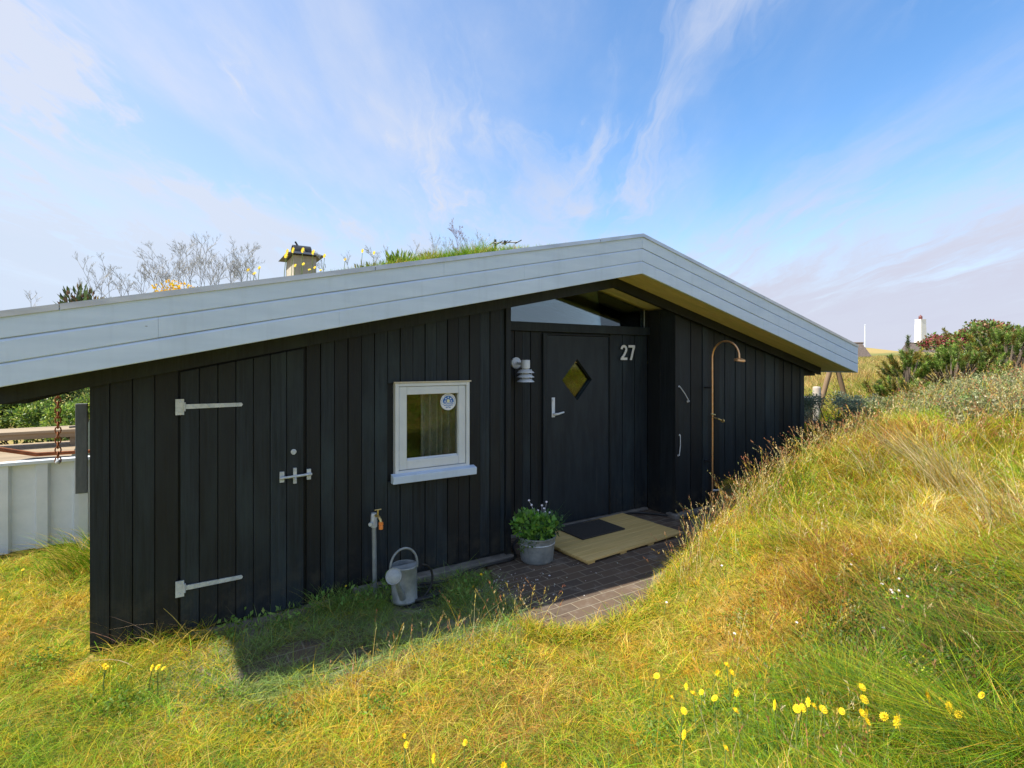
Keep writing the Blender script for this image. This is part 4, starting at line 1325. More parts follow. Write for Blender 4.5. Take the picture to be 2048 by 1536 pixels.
    D = np.stack([np.repeat(np.cos(az), m) * .5, np.repeat(np.sin(az), m) * .5, np.ones(n * m)], 1) + RNG.normal(0, .28, (n * m, 3))
    CS = np.repeat(pick(n, [PALE, STRAW, (.46, .24, .12), (.40, .17, .09), (.36, .36, .16)]), m, 0)
    ff = np.repeat(f, m)
    parts.append(leaves(PP, D, RNG.uniform(.012, .026, n * m), np.maximum(.0035, .0011 * ff), CS))
    # grass hanging over the ragged edge of the paving
    k = 5200
    ex = np.array([e[0] for e in edge]); ey = np.array([e[1] for e in edge])
    tt = RNG.uniform(0, len(edge) - 1, k); i0 = tt.astype(int); fr0 = tt - i0
    x = ex[i0] * (1 - fr0) + ex[np.minimum(i0 + 1, len(ex) - 1)] * fr0 + RNG.normal(0, .035, k)
    y = ey[i0] * (1 - fr0) + ey[np.minimum(i0 + 1, len(ey) - 1)] * fr0 - .02 + np.abs(RNG.normal(0, .06, k)) * np.sign(RNG.random(k) - .55) * (.4 + 1.3 * fbm(x, x, 3.0, 3))
    P = np.stack([x, y, np.maximum(height(x, y), -.06)], 1)
    C = pick(k, [YG, GREEN, GOLD, STRAW, GR], [.3, .14, .3, .2, .06], .25)
    parts.append(blades(P, RNG.uniform(.025, .085, k), RNG.uniform(0, 6.283, k), RNG.uniform(.1, 1.1, k), RNG.uniform(.2, 1.6, k), np.full(k, .0042), C, 3))
    # low broad-leaved herbs on the right of the slope
    cen = [on_ground(u, v) for u, v in ((1850, 1260), (1940, 1330), (2010, 1270), (1780, 1190), (1960, 1420), (1720, 1300), (1900, 1180), (2020, 1180), (1830, 1380), (1580, 1350), (1440, 1420), (1660, 1420), (1320, 1480), (1540, 1490), (1750, 1500), (1890, 1470), (1480, 1240), (1640, 1090), (450, 1400), (560, 1450), (240, 1420), (90, 1330), (1010, 1330), (760, 1420))]
    for ic, c in enumerate(cen):
        big = ic < 9
        k = 1500 if big else 260
        r_ = .20 if big else .085
        px = RNG.normal(c.x, r_, k); py = RNG.normal(c.y, r_ * .8, k)
        pz = height(px, py) + RNG.uniform(.0, .11 if big else .06, k)
        C = pick(k, [DGREEN, (.10, .17, .05), GREEN, (.22, .14, .06), (.15, .21, .08)], [.3, .25, .2, .1, .15]) if big else pick(k, [GREEN, (.13, .22, .05), (.20, .30, .06)])
        d = unit(k); d[:, 2] = np.abs(d[:, 2]) * .7 + .1
        parts.append(leaves(np.stack([px, py, pz], 1), d, RNG.uniform(.014, .034, k), RNG.uniform(.006, .013, k), C))
    V, Q, C = join(parts)
    o = np_obj('dune_grass', V, Q, C, M['grass'])
    tag(o, 'long dry dune grass with seed heads covering the slope right of the cabin', 'grass', kind='stuff')
make_dune()

def make_far_grass():
    parts = []
    # field beyond the cabin on the right
    f = np.exp(RNG.uniform(math.log(9), math.log(60), 60000)); a = RNG.uniform(.5, 1.1, len(f))
    x = FX * f + FY * a * f; y = FY * f - FX * a * f
    ok = ~((x < 8.6) & (y > 3.6)); x, y, f = x[ok], y[ok], f[ok]
    n = len(x)
    C = pick(n, [(.46, .33, .10), (.54, .42, .18), (.40, .22, .09), (.32, .30, .08), (.34, .24, .12)], [.28, .28, .12, .17, .15])
    gpatch = fbm(x, y, .25, 15)
    cg = pick(n, [(.30, .29, .07), (.20, .22, .06), (.44, .34, .13)])
    C = np.where((RNG.random(n) < sstep(gpatch, .48, .62))[:, None], cg, C)
    P = np.stack([x, y, height(x, y) - .01], 1)
    parts.append(blades(P, RNG.uniform(.12, .36, n), RNG.uniform(0, 6.283, n), RNG.uniform(0, .4, n), RNG.uniform(.1, .8, n), np.maximum(.004, .0012 * f), C, 3))
    V, Q, C = join(parts)
    tag(np_obj('meadow_grass', V, Q, C, M['grass']), 'straw-coloured meadow grass on the rise beyond the cabin', 'grass', kind='stuff')
make_far_grass()

def make_scrub():
    """grey-green creeping willow on the crest of the slope and behind the cabin corner"""
    parts = []
    f = RNG.uniform(4.8, 9.6, 3300); a = RNG.uniform(.53, 1.12, 3300)
    x = FX * f + FY * a * f; y = FY * f - FX * a * f
    s = .648 * x - .851 * y
    cov = (fbm(x, y, 1.3, 27) - .5) * 1.0
    ok = (((f > 5.2 + cov) & (a > .84)) | ((f > 6.5 + cov * .6) & (f < 8.4) & (a <= .86))) & ~((x < 8.0) & (y > 3.7)) & (s > .8)
    x, y, f = x[ok], y[ok], f[ok]
    n = len(x)
    hh = RNG.uniform(.10, .24, n) * (.6 + .9 * fbm(x, y, 2.2, 35))
    zb = height(x, y)
    m = 34
    t = RNG.uniform(.12, 1, (n, m))
    az = RNG.uniform(0, 6.283, n); ln = RNG.uniform(.1, .7, n)
    px = x[:, None] + np.cos(az)[:, None] * ln[:, None] * hh[:, None] * t + RNG.normal(0, .03, (n, m))
    py = y[:, None] + np.sin(az)[:, None] * ln[:, None] * hh[:, None] * t + RNG.normal(0, .03, (n, m))
    pz = zb[:, None] + hh[:, None] * t
    PP = np.stack([px, py, pz], 2).reshape(-1, 3)
    k = len(PP)
    d = unit(k); d[:, 2] = np.abs(d[:, 2]) + .2
    tone = np.repeat(pick(n, [(.28, .29, .13), (.33, .33, .16), (.17, .23, .08), (.22, .25, .12), (.32, .22, .11)], [.3, .25, .2, .15, .1], .2), m, 0)
    C = np.clip(tone * (1 + RNG.normal(0, .2, (k, 1))), .01, .9)
    parts.append(leaves(PP, d, RNG.uniform(.022, .045, k), RNG.uniform(.009, .018, k), C))
    P = np.stack([x, y, zb], 1)
    parts.append(blades(P, hh, az, ln, np.zeros(n), np.full(n, .006), pick(n, [(.16, .11, .07), (.22, .15, .10)]), 3))
    V, Q, C = join(parts)
    tag(np_obj('creeping_willow_scrub', V, Q, C, M['leaf']), 'low grey-green creeping willow scrub along the crest of the slope', 'scrub', kind='stuff')
make_scrub()

# fallen pale shell chips and petals on the shaded ground
def make_chips():
    k = 260
    x = np.concatenate([RNG.normal(1.95, .22, k), RNG.normal(2.5, .35, 60)]); y = np.concatenate([RNG.normal(3.62, .2, k), RNG.normal(3.6, .2, 60)])
    ok = (y < 4.05) & (y > 3.1); x, y = x[ok], y[ok]; n = len(x)
    z = np.where(x > 2.1, -.049, height(x, y) + .012)
    d = unit(n); d[:, 2] *= .15
    V, Q, C = leaves(np.stack([x, y, z + .003], 1), d, RNG.uniform(.008, .024, n), RNG.uniform(.006, .016, n), pick(n, [(.62, .60, .57), (.5, .47, .43), (.7, .66, .66)]), .08)
    tag(np_obj('shell_chips', V, Q, C, M['leaf']), 'pale shell chips scattered on the ground beside the hose', 'shell chips', kind='stuff')
make_chips()

# ------------------------------------------------------------------ flowers
def flower_head(r, petals=16, rows=2):
    mb = MB()
    for row in range(rows):
        rr = r * (1 - .32 * row); zz_ = .15 * r * row
        for k in range(petals):
            a0 = 2 * math.pi * (k + .5 * row) / petals; da = math.pi / petals * .92
            mb.add([(0, 0, zz_), (rr * .72 * math.cos(a0 - da), rr * .72 * math.sin(a0 - da), zz_ + .16 * r), (rr * math.cos(a0), rr * math.sin(a0), zz_ + .20 * r), (rr * .72 * math.cos(a0 + da), rr * .72 * math.sin(a0 + da), zz_ + .16 * r)], [(0, 1, 2, 3)])
    mb.lathe([(0, .30 * r), (r * .25, .24 * r), (r * .30, .1 * r)], (0, 0, 0), 10, close=False)
    return mb

def make_flower(name, label, cat, group, r, h, mat, petals=16, rows=2, tilt=.3):
    o = empty(name, (0, 0, 0), label, cat, group)
    sx, sy = .12 * h, -.1 * h
    build('stem', MB().tube([(0, 0, 0), (sx * .3, sy * .3, h * .5), (sx, sy, h)], .0022, 5), M['green_stem'], o)
    mb = flower_head(r, petals, rows)
    rot = Matrix.Rotation(tilt, 3, Vector((FY, -FX, 0)))     # heads tip towards the light and the viewer
    mb.v = [tuple(rot @ Vector(p) + Vector((sx, sy, h))) for p in mb.v]
    build('flower_head', mb, mat, o)
    return o

def z7(x, y): return 1300 + x / 2.738, 1000 + y / 2.738
def z6(x, y): return 600 + x / 4.096, 1300 + y / 4.096
def z8(x, y): return x / 2.926, 1050 + y / 2.926
def z4(x, y): return 560 + x / 2.56, 940 + y / 2.56
HAWK = [z7(*p) for p in ((10, 950), (68, 1050), (108, 1103), (163, 1150), (200, 1032), (255, 1092), (285, 1066), (330, 942), (440, 922), (437, 953), (443, 1038), (360, 1098), (510, 1182), (702, 1130), (785, 1150), (808, 1156), (855, 1108), (905, 1150), (922, 1156), (958, 1153), (1015, 1148), (1128, 1155), (1145, 1166), (1147, 1105), (1140, 1032), (1268, 1170), (1288, 1178), (1200, 1220), (1540, 1103), (1560, 1108), (1622, 1136), (1640, 1146), (1808, 1070), (400, 1370), (180, 1295))]
HAWK += [z6(*p) for p in ((870, 718), (830, 825), (1065, 912), (1195, 955), (1340, 738), (1670, 962))]
HAWK += [z8(*p) for p in ((12, 440), (132, 262), (428, 255), (610, 835), (600, 850), (868, 825), (925, 830), (935, 845))]
HAWK += [z4(*p) for p in ((322, 595), (388, 640), (1012, 533), (992, 597))]
protoF = None; protoS = None
for i, (u, v) in enumerate(HAWK):
    h = (random.uniform(.17, .24) if u > 1480 else random.uniform(.14, .20)) if v > 1250 else random.uniform(.08, .13)
    p = on_ground(u, v, h)
    if p is None: continue
    if protoF is None:
        protoF = make_flower('hawkweed_flower', 'yellow hawkweed flower on a thin stem standing in the grass', 'flower', 'yellow flowers in the grass', .0150, .10, M['yellow'], 14, 3, .35)
        o = protoF
    elif i % 3 == 1:
        if protoS is None:
            protoS = make_flower('hawkweed_flower', 'yellow hawkweed flower on a thin stem standing in the grass', 'flower', 'yellow flowers in the grass', .0130, .10, M['yellow'], 9, 3, 1.15); o = protoS
        else: o = copy_tree(protoS)
    else:
        o = copy_tree(protoF)
    k = h / .10
    o.location = p
    kk = random.uniform(.7, 1.2)
    o.scale = (kk, kk, k)
    o.rotation_euler = (random.uniform(-.12, .12), random.uniform(-.12, .12), random.uniform(-1.5, 1.5))
WH = [z7(*p) for p in ((1088, 355), (1343, 428), (1300, 492), (1345, 495), (1312, 508), (1395, 530), (1340, 545), (790, 672), (1262, 708), (1250, 460), (940, 160), (1095, 300), (380, 360), (450, 738), (78, 562))]
protoW = None
for i, (u, v) in enumerate(WH):
    p = on_ground(u, v, .10)
    if p is None: continue
    if protoW is None:
        protoW = make_flower('white_wildflower', 'tiny white wildflower low in the grass of the slope', 'flower', 'white wildflowers on the slope', .009, .10, M['white_petal'], 5, 1, .4); o = protoW
    else: o = copy_tree(protoW)
    o.location = p
    kk = random.uniform(.8, 1.2); o.scale = (kk, kk, 1)
    o.rotation_euler = (0, 0, random.uniform(-.6, .6))
# bedstraw: loose heads of tiny yellow flowers
def bedstraw(u, v, label, n=150, r=.06, h=.13):
    p = on_ground(u, v, h * .8)
    o = empty('yellow_bedstraw', p, label, 'plant', 'yellow bedstraw clumps')
    q = RNG.normal(0, 1, (n, 3)) * np.array([r, r, h * .22]) + np.array([p.x, p.y, p.z + h * .8])
    V, Q, C = leaves(q, unit(n), RNG.uniform(.006, .010, n), RNG.uniform(.005, .008, n), pick(n, [(.80, .66, .02), (.72, .70, .05)]))
    np_obj('blossom', V, Q, C, M['leaf'], o)
    k = 26
    P = np.stack([RNG.normal(p.x, r * .6, k), RNG.normal(p.y, r * .6, k), np.full(k, p.z)], 1)
    V, Q, C = blades(P, RNG.uniform(.6, 1, k) * h, RNG.uniform(0, 6.28, k), RNG.uniform(0, .3, k), np.zeros(k), np.full(k, .003), pick(k, [GREEN, YG]), 3)
    np_obj('stem', V, Q, C, M['grass'], o)
bedstraw(1836, 1362, 'yellow bedstraw clump in dark herbs on the right of the slope')
bedstraw(1866, 1372, 'second yellow bedstraw clump, nearer the right edge', 110, .05)
bedstraw(210, 1338, 'yellow bedstraw clump low in the lawn by the cabin corner', 90, .04, .07)

# stiff pale marram tufts
def marram(u, v, n, h, label, lean=(.1, .6), azc=2.2, azs=.9):
    p = on_ground(u, v)
    k = n
    P = np.stack([RNG.normal(p.x, .07, k), RNG.normal(p.y, .07, k), np.full(k, p.z - .02)], 1)
    V, Q, C = blades(P, RNG.uniform(.55, 1, k) * h, RNG.normal(azc, azs, k), RNG.uniform(lean[0], lean[1], k), RNG.uniform(0, .45, k), np.full(k, .0060), pick(k, [PALE, STRAW, (.42, .40, .16), (.60, .52, .30)]), 6)
    o = np_obj('marram_grass', V, Q, C, M['grass'])
    tag(o, label, 'grass tuft', 'marram tufts on the slope')
marram(1905, 985, 190, .62, 'largest pale marram tuft, leaning left, near the right edge', (.1, .9), 2.5, .7)
marram(1830, 925, 90, .50, 'pale marram tuft behind the largest one, blades laid far left', (.4, 1.3), 2.6, .35)
marram(1745, 955, 50, .40, 'small sparse marram tuft nearest the cabin corner', (.2, .9), 2.6, .6)
marram(2020, 1060, 80, .5, 'pale marram tuft at the right edge below the largest one', (.1, .7), 2.2, .9)
# long bent stalks in front of the cabin corner
def corner_stalks():
    p0 = on_ground(300, 1275)
    parts = []
    k = 420
    P = np.stack([RNG.uniform(-.46, .12, k), RNG.normal(4.04, .09, k), np.full(k, -.08)], 1)
    P[:, 1] = np.minimum(P[:, 1], 4.13)
    C = pick(k, [GREEN, YG, STRAW, GOLD])
    parts.append(blades(P, RNG.uniform(.05, .19, k), RNG.uniform(0, 6.283, k), RNG.uniform(.1, .9, k), RNG.uniform(.2, 1.4, k), np.full(k, .004), C, 4))
    k = 14
    P = np.stack([RNG.uniform(-.42, .10, k), RNG.normal(4.02, .06, k), np.full(k, -.08)], 1)
    parts.append(blades(P, RNG.uniform(.25, .42, k), RNG.uniform(2.2, 4.4, k), RNG.uniform(.1, .8, k), RNG.uniform(.3, 1.3, k), np.full(k, .006), pick(k, [PALE, (.36, .24, .16), STRAW]), 8))
    V, Q, C = join(parts)
    tag(np_obj('bent_grass_tuft', V, Q, C, M['grass']), 'tuft of bent straw stalks at the left corner of the black wall', 'grass tuft')
corner_stalks()
def wall_weeds():
    parts = []
    for cx_, cy_, k, hh in ((1.05, 3.98, 260, .20), (.86, 4.02, 200, .24), (1.18, 3.86, 200, .16), (.55, 3.92, 160, .14), (1.95, 3.80, 260, .15), (1.75, 3.60, 240, .14), (.3, 3.98, 120, .12), (1.32, 4.06, 90, .2)):
        P = np.stack([RNG.normal(cx_, .10, k), np.minimum(RNG.normal(cy_, .06, k), 4.12), np.full(k, -.085)], 1)
        parts.append(blades(P, RNG.uniform(.35, 1, k) * hh, RNG.uniform(0, 6.283, k), RNG.uniform(.05, .7, k), RNG.uniform(.1, 1.0, k), np.full(k, .0045), pick(k, [(.24, .40, .08), (.16, .27, .06), (.34, .42, .12), STRAW], [.4, .3, .2, .1]), 4))
        q = np.stack([RNG.normal(cx_, .08, 50), np.minimum(RNG.normal(cy_, .05, 50), 4.12), RNG.uniform(-.06, .05, 50)], 1)
        d = unit(50); d[:, 2] = np.abs(d[:, 2]) + .2
        parts.append(leaves(q, d, RNG.uniform(.025, .055, 50), RNG.uniform(.012, .024, 50), pick(50, [(.15, .28, .06), (.22, .36, .09)])))
    V, Q, C = join(parts)
    tag(np_obj('wall_weeds', V, Q, C, M['grass']), 'green weeds growing in the shade around the tap and along the black wall', 'weeds', kind='stuff')
wall_weeds()
def fence_tuft():
    k = 420
    P = np.stack([RNG.normal(-.80, .12, k), RNG.normal(6.1, .18, k), np.full(k, -.08)], 1)
    V, Q, C = blades(P, RNG.uniform(.18, .42, k), RNG.normal(3.4, .8, k), RNG.uniform(.1, .6, k), RNG.uniform(.2, 1.2, k), np.full(k, .006), pick(k, [YG, GREEN, STRAW, GREEN]), 5)
    tag(np_obj('long_grass_tuft', V, Q, C, M['grass']), 'tuft of long green grass at the foot of the white fence', 'grass tuft')
fence_tuft()

# ------------------------------------------------------------------ plant in the bucket
plant = empty('potted_plant', (pcx, pcy, .16), 'leafy green plant with pale flowers growing in the zinc bucket', 'plant')
parts = []
def blob(c, r, n, pal, L, Wd, up=.4, w=None):
    d = unit(n)
    rr = RNG.uniform(.35, 1, (n, 1)) ** .6
    P = np.array(c) + d * rr * np.array(r)
    D = d * .8 + unit(n) * .6; D[:, 2] += up
    return leaves(P, D, RNG.uniform(*L, n), RNG.uniform(*Wd, n), pick(n, pal, w), .2)
BR = [(.18, .40, .05), (.24, .46, .07), (.12, .28, .05)]
DK = [(.08, .20, .06), (.11, .24, .08), (.06, .15, .06)]
parts.append(blob((pcx - .13, pcy - .03, .31), (.13, .12, .11), 260, BR, (.035, .06), (.028, .045)))
parts.append(blob((pcx + .0, pcy - .08, .27), (.14, .12, .10), 240, BR, (.035, .06), (.028, .045)))
parts.append(blob((pcx + .13, pcy, .26), (.14, .13, .11), 300, DK, (.025, .05), (.014, .028)))
parts.append(blob((pcx - .15, pcy - .03, .16), (.06, .09, .11), 130, [(.15, .24, .06), (.10, .19, .05)], (.02, .04), (.012, .02), -.2))
parts.append(blob((pcx - .03, pcy - .08, .17), (.14, .08, .06), 150, DK + BR, (.03, .05), (.02, .035), 0))
V, Q, C = join(parts)
np_obj('foliage', V, Q, C, M['leaf'], plant)
k = 60
P = np.stack([RNG.normal(pcx + .08, .07, k), RNG.normal(pcy, .07, k), np.full(k, .17)], 1)
V, Q, C = blades(P, RNG.uniform(.12, .30, k), RNG.normal(-.3, 1.0, k), RNG.uniform(.1, .6, k), RNG.uniform(0, .8, k), np.full(k, .006), pick(k, DK), 4)
np_obj('stem', V, Q, C, M['leaf'], plant)
for du, dv in ((1058, 1001), (1063, 1010), (1068, 1029), (1084, 1011), (1088, 1017), (1093, 1004), (1091, 1024), (1099, 1025), (1076, 1021)):
    p = at_y(du, dv, pcy + .02)
    mb = flower_head(.012, 7, 2)
    rot = Matrix.Rotation(.7, 3, Vector((FY, -FX, 0)))
    mb.v = [tuple(rot @ Vector(q) + p) for q in mb.v]
    mb.tube([p, Vector((pcx + .06, pcy, .22))], .0013, 4)
    build('flower', mb, M['white_petal'], plant)

# ------------------------------------------------------------------ roof plants
def roof_z(x): return soff(x) + .345
def weed_mesh(seed, h, spread, side):
    rnd = random.Random(seed)
    mb = MB()
    def branch(p, d, L, r, lvl):
        n = 4
        pts = [p]
        for i in range(n):
            d = (d + Vector((rnd.uniform(-.16, .16), rnd.uniform(-.10, .10), rnd.uniform(-.02, .14)))).normalized()
            pts.append(pts[-1] + d * L / n)
        mb.tube(pts, [r * (1 - .6 * i / n) for i in range(n + 1)], 3, cap=False)
        if lvl == 0: return
        nb = rnd.randint(5, 7) if lvl >= 2 else rnd.randint(3, 6)
        for i in range(nb):
            t = rnd.uniform(.3, .98); q = pts[min(int(t * n), n - 1)].lerp(pts[min(int(t * n) + 1, n)], t * n - int(t * n))
            an = rnd.choice((-1, 1)) * rnd.uniform(.35, .95)
            dd = (Matrix.Rotation(an, 3, 'Y') @ d + Vector((0, rnd.uniform(-.4, .4), .25))).normalized()
            branch(q, dd, L * rnd.uniform(.32, .58) * (1.05 - .4 * t), r * .66, lvl - 1)
    for s in range(side):
        branch(Vector((rnd.uniform(-.02, .02) * side, 0, 0)), Vector((rnd.uniform(-spread, spread), rnd.uniform(-.1, .1), 1)).normalized(), h * rnd.uniform(.65, .85), .0023, 3 if h > .3 else 2)
    return mb
WEEDS = [(222, 70, 1), (262, 60, 1), (288, 62, 1), (318, 95, 2), (334, 66, 1), (380, 84, 2), (412, 70, 2), (438, 92, 1), (463, 76, 1), (487, 90, 1), (512, 60, 1), (700, 45, 1), (825, 50, 1), (890, 58, 1), (940, 55, 1), (57, 56, 1), (152, 70, 1), (205, 105, 2), (243, 75, 1), (300, 80, 2), (345, 85, 2), (366, 90, 2), (398, 112, 3), (425, 78, 2), (452, 70, 2), (474, 98, 2), (500, 78, 1), (655, 60, 1), (752, 62, 1), (862, 60, 1), (918, 66, 2), (966, 48, 2), (776, 40, 1)]
for i, (u, hp_, st) in enumerate(WEEDS):
    y = 3.92 + .30 * random.random()
    xq, yq, _ = pix_dir(u, 0); f = y / yq; x = xq * f
    h = hp_ * f / F_PX * 1.12 + .06
    big = 'tall' if hp_ > 85 else ('short' if hp_ < 60 else 'mid-height')
    where = ('alone above the far left of the fascia' if u < 100 else 'beside the dark roof shrub' if u < 170 else 'between the dark shrub and the yellow stonecrop' if u < 300 else 'above the yellow stonecrop' if u < 440 else 'left of the chimney' if u < 560 else 'right of the chimney' if u < 850 else 'left of the antenna')
    w = build('dry_weed', weed_mesh(100 + i, h, .3, st), M['dry_stem'] if u < 560 else M['rust'] if u == 918 else M['dry_stem'])
    w.location = (x, y, roof_z(x) - .01)
    tag(w, '%s dry branching weed on the turf roof, %s' % (big, where), 'weed', 'dry weeds on the turf roof')
def roof_at(u, y):
    xq, yq, _ = pix_dir(u, 0); f = y / yq
    return Vector((xq * f, y, roof_z(xq * f))), f
# low turf growing along the roof
def make_turf():
    x = np.concatenate([RNG.uniform(EL + .02, ER - .03, 42000), RNG.uniform(.3, 2.6, 9000)]); y = np.concatenate([3.83 + RNG.random(42000) ** 2.4 * 5.9, RNG.uniform(3.84, 4.25, 9000)])
    zz_ = np.array([roof_z(a) for a in x])
    n = len(x)
    t1 = fbm(x, y, 1.6, 3)
    dense = np.exp(-((x - 2.55) / .65) ** 2)
    left = sstep(-x, -3.6, -3.3)
    h = RNG.uniform(.02, .06, n) * (.3 + 1.2 * t1) * (1 + 1.3 * dense * (y < 4.6))
    front = y < 4.35
    prof = np.interp(x, [-.9, .3, .85, 1.05, 1.28, 1.45, 1.75, 2.0, 2.3, 2.6, 3.6], [.7, 1.3, 2.2, 3.0, 3.5, 3.5, 2.8, 2.3, 1.5, .6, .25])
    h = np.where(front, h * prof, h)
    h = np.where(x > RX - .25, h * .35, h)
    h = np.where((x < 2.0) & (y < 5), h * .8, h)
    hr = cellhash(x, y, .10, 9)
    C = pick_by(np.where(RNG.random(n) < .7, hr, RNG.random(n)), [LGREEN, GREEN, STRAW, (.32, .32, .08), ORANGE, (.62, .50, .10)], [.36, .26, .13, .13, .03, .09], .2)
    P = np.stack([x, y, zz_ - .004], 1)
    V, Q, C = blades(P, h, RNG.uniform(0, 6.28, n), RNG.uniform(0, .6, n), RNG.uniform(0, .8, n), np.full(n, .006), C, 3)
    tag(np_obj('roof_turf', V, Q, C, M['grass']), 'low mixed turf covering the cabin roof', 'roof turf', kind='stuff')
make_turf()
def roof_clump(name, u, y, n, rx, rz, pal, L, Wd, label, cat, up=.6, ry=.10, group=None):
    p, f = roof_at(u, y)
    d = unit(n); d[:, 2] = np.abs(d[:, 2])
    P = np.array(p) + d * RNG.uniform(.2, 1, (n, 1)) * np.array([rx, ry, rz])
    D = d * .7 + unit(n) * .5; D[:, 2] += up
    V, Q, C = leaves(P, D, RNG.uniform(*L, n), RNG.uniform(*Wd, n), pick(n, pal), .2)
    o = np_obj(name, V, Q, C, M['leaf'])
    tag(o, label, cat, group)
roof_clump('roof_shrub', 160, 3.90, 240, .10, .145, [(.05, .09, .03), (.09, .13, .04), (.16, .09, .05)], (.03, .06), (.012, .022), 'dark spiky little shrub at the left of the turf roof', 'shrub', .9)
roof_clump('roof_shrub', 202, 3.90, 90, .07, .07, [(.10, .14, .03), (.40, .30, .04), (.13, .09, .05)], (.02, .04), (.008, .016), 'low olive shrub beside the dark spiky one on the roof', 'shrub', .9)
roof_clump('stonecrop', 352, 3.86, 520, .15, .115, [(.85, .52, .01), (.80, .42, .01), (.9, .62, .03)], (.012, .022), (.008, .014), 'bright yellow patch of stonecrop at the edge of the turf roof', 'plant', .3, .07)
roof_clump('stonecrop', 398, 3.88, 150, .07, .062, [(.40, .20, .10), (.45, .28, .14)], (.012, .022), (.006, .012), 'small faded brown patch beside the yellow stonecrop', 'plant', .3, .06)
roof_clump('roof_plant', 800, 3.98, 420, .15, .15, [(.16, .27, .03), (.24, .32, .04), (.12, .20, .03)], (.04, .075), (.010, .018), 'bright green leafy clump on the turf roof left of the antenna', 'plant', 1.0)
roof_clump('roof_plant', 745, 3.95, 200, .17, .085, [(.20, .25, .05), (.30, .26, .08), (.12, .17, .03)], (.03, .055), (.007, .013), 'low green plants trailing left of the bright green clump', 'plant', 1.0)
roof_clump('roof_plant', 868, 4.00, 330, .19, .125, [(.55, .42, .10), (.45, .22, .06), (.60, .50, .20), (.25, .25, .07)], (.02, .045), (.009, .016), 'yellow and rust flowering plants right of the green roof clump', 'plant', .7)
roof_clump('roof_plant', 925, 4.0, 110, .07, .10, [(.16, .19, .08), (.30, .18, .10)], (.02, .05), (.006, .012), 'thin grey-green plant on the roof beside the antenna', 'plant', 1.0)
# yellow daisies standing round the chimney
DAISY = [(575, 505), (571, 513), (586, 502), (605, 502), (626, 506), (591, 532), (607, 529), (649, 513), (630, 536), (619, 540), (496, 541), (519, 537), (690, 520), (725, 503), (748, 507), (508, 548), (641, 541)]
protoD = None
for u, v in DAISY:
    y = 4.0 + random.uniform(-.1, .25)
    q = at_y(u, v, y)
    zb = roof_z(q.x); h = max(q.z - zb, .05)
    if protoD is None:
        protoD = make_flower('roof_daisy', 'yellow daisy on a thin stem growing from the turf roof', 'flower', 'yellow daisies on the turf roof', .0135, .10, M['yellow'], 12, 2, .75); o = protoD
    else: o = copy_tree(protoD)
    o.location = (q.x - .012, y, zb)
    kk = random.uniform(.75, 1.15); o.scale = (kk, kk, h / .10)
roof_clump('roof_shrub', 1655, 3.96, 60, .05, .085, [(.05, .09, .04), (.08, .11, .05)], (.02, .04), (.009, .016), 'tiny dark plant poking over the low right end of the roof', 'shrub', .9, .05)

ant = empty('tv_antenna', (3.47, 6.0, 2.9), 'thin television antenna standing on the roof near the ridge', 'antenna')
build('mast', MB().tube([(3.47, 6.0, 2.85), (3.47, 6.0, 3.40)], .016, 8), M['dark_metal'], ant)
p0, p1 = at_depth(984, 486, 6.93), at_depth(1036, 484, 6.7)
build('boom', MB().tube([p0, p1], .008, 6), M['dark_metal'], ant)
mb = MB()
for t in (.02, .3, .5, .62, 1.0):
    p = p0.lerp(p1, t)
    mb.tube([p + Vector((-.02, -.11, 0)), p + Vector((.02, .11, 0))], .006, 6)
mb.tube([p0.lerp(p1, .5) + Vector((0, 0, -.03)), p0.lerp(p1, .5) + Vector((0, 0, .025))], .016, 6)
build('element', mb, M['dark_metal'], ant)

# ------------------------------------------------------------------ left: fence, deck and yard behind
fence = empty('corrugated_fence', (-2, 6.9, -.1), 'low white ribbed metal fence to the left of the cabin', 'fence')
mb = MB()
x = -9.0; pr = []
px_ = .29
while x < .5:
    pr += [(x, 6.92), (x + .17, 6.905), (x + .185, 6.865), (x + .27, 6.865), (x + .285, 6.92)]
    x += px_
n = len(pr)
vs = [(a, b, -.12) for a, b in pr] + [(a, b, .765) for a, b in pr] + [(a, b + .006, .765) for a, b in pr] + [(a, b + .006, -.12) for a, b in pr]
fs = []
for i in range(n - 1):
    fs += [(i, i + 1, n + i + 1, n + i), (n + i, n + i + 1, 2 * n + i + 1, 2 * n + i), (2 * n + i, 2 * n + i + 1, 3 * n + i + 1, 3 * n + i)]
mb.add(vs, fs)
build('ribbed_sheet', mb, M['white_metal'], fence)
mb = MB().box(-9, .5, 6.845, 6.945, .766, .80)
build('cap_rail', mb, M['white_metal'], fence, bevel=.004)
post = empty('gate_post', (-.86, 6.6, -.08), 'blue-grey board post at the end of the white fence', 'post')
mb = MB().box(-.925, -.835, 6.50, 6.56, .50, 1.37)
build('post_board', mb, M['greyboard'], post, bevel=.004)
build('post_foot', MB().box(-.90, -.83, 6.51, 6.55, -.1, .498), M['white_metal'], post)

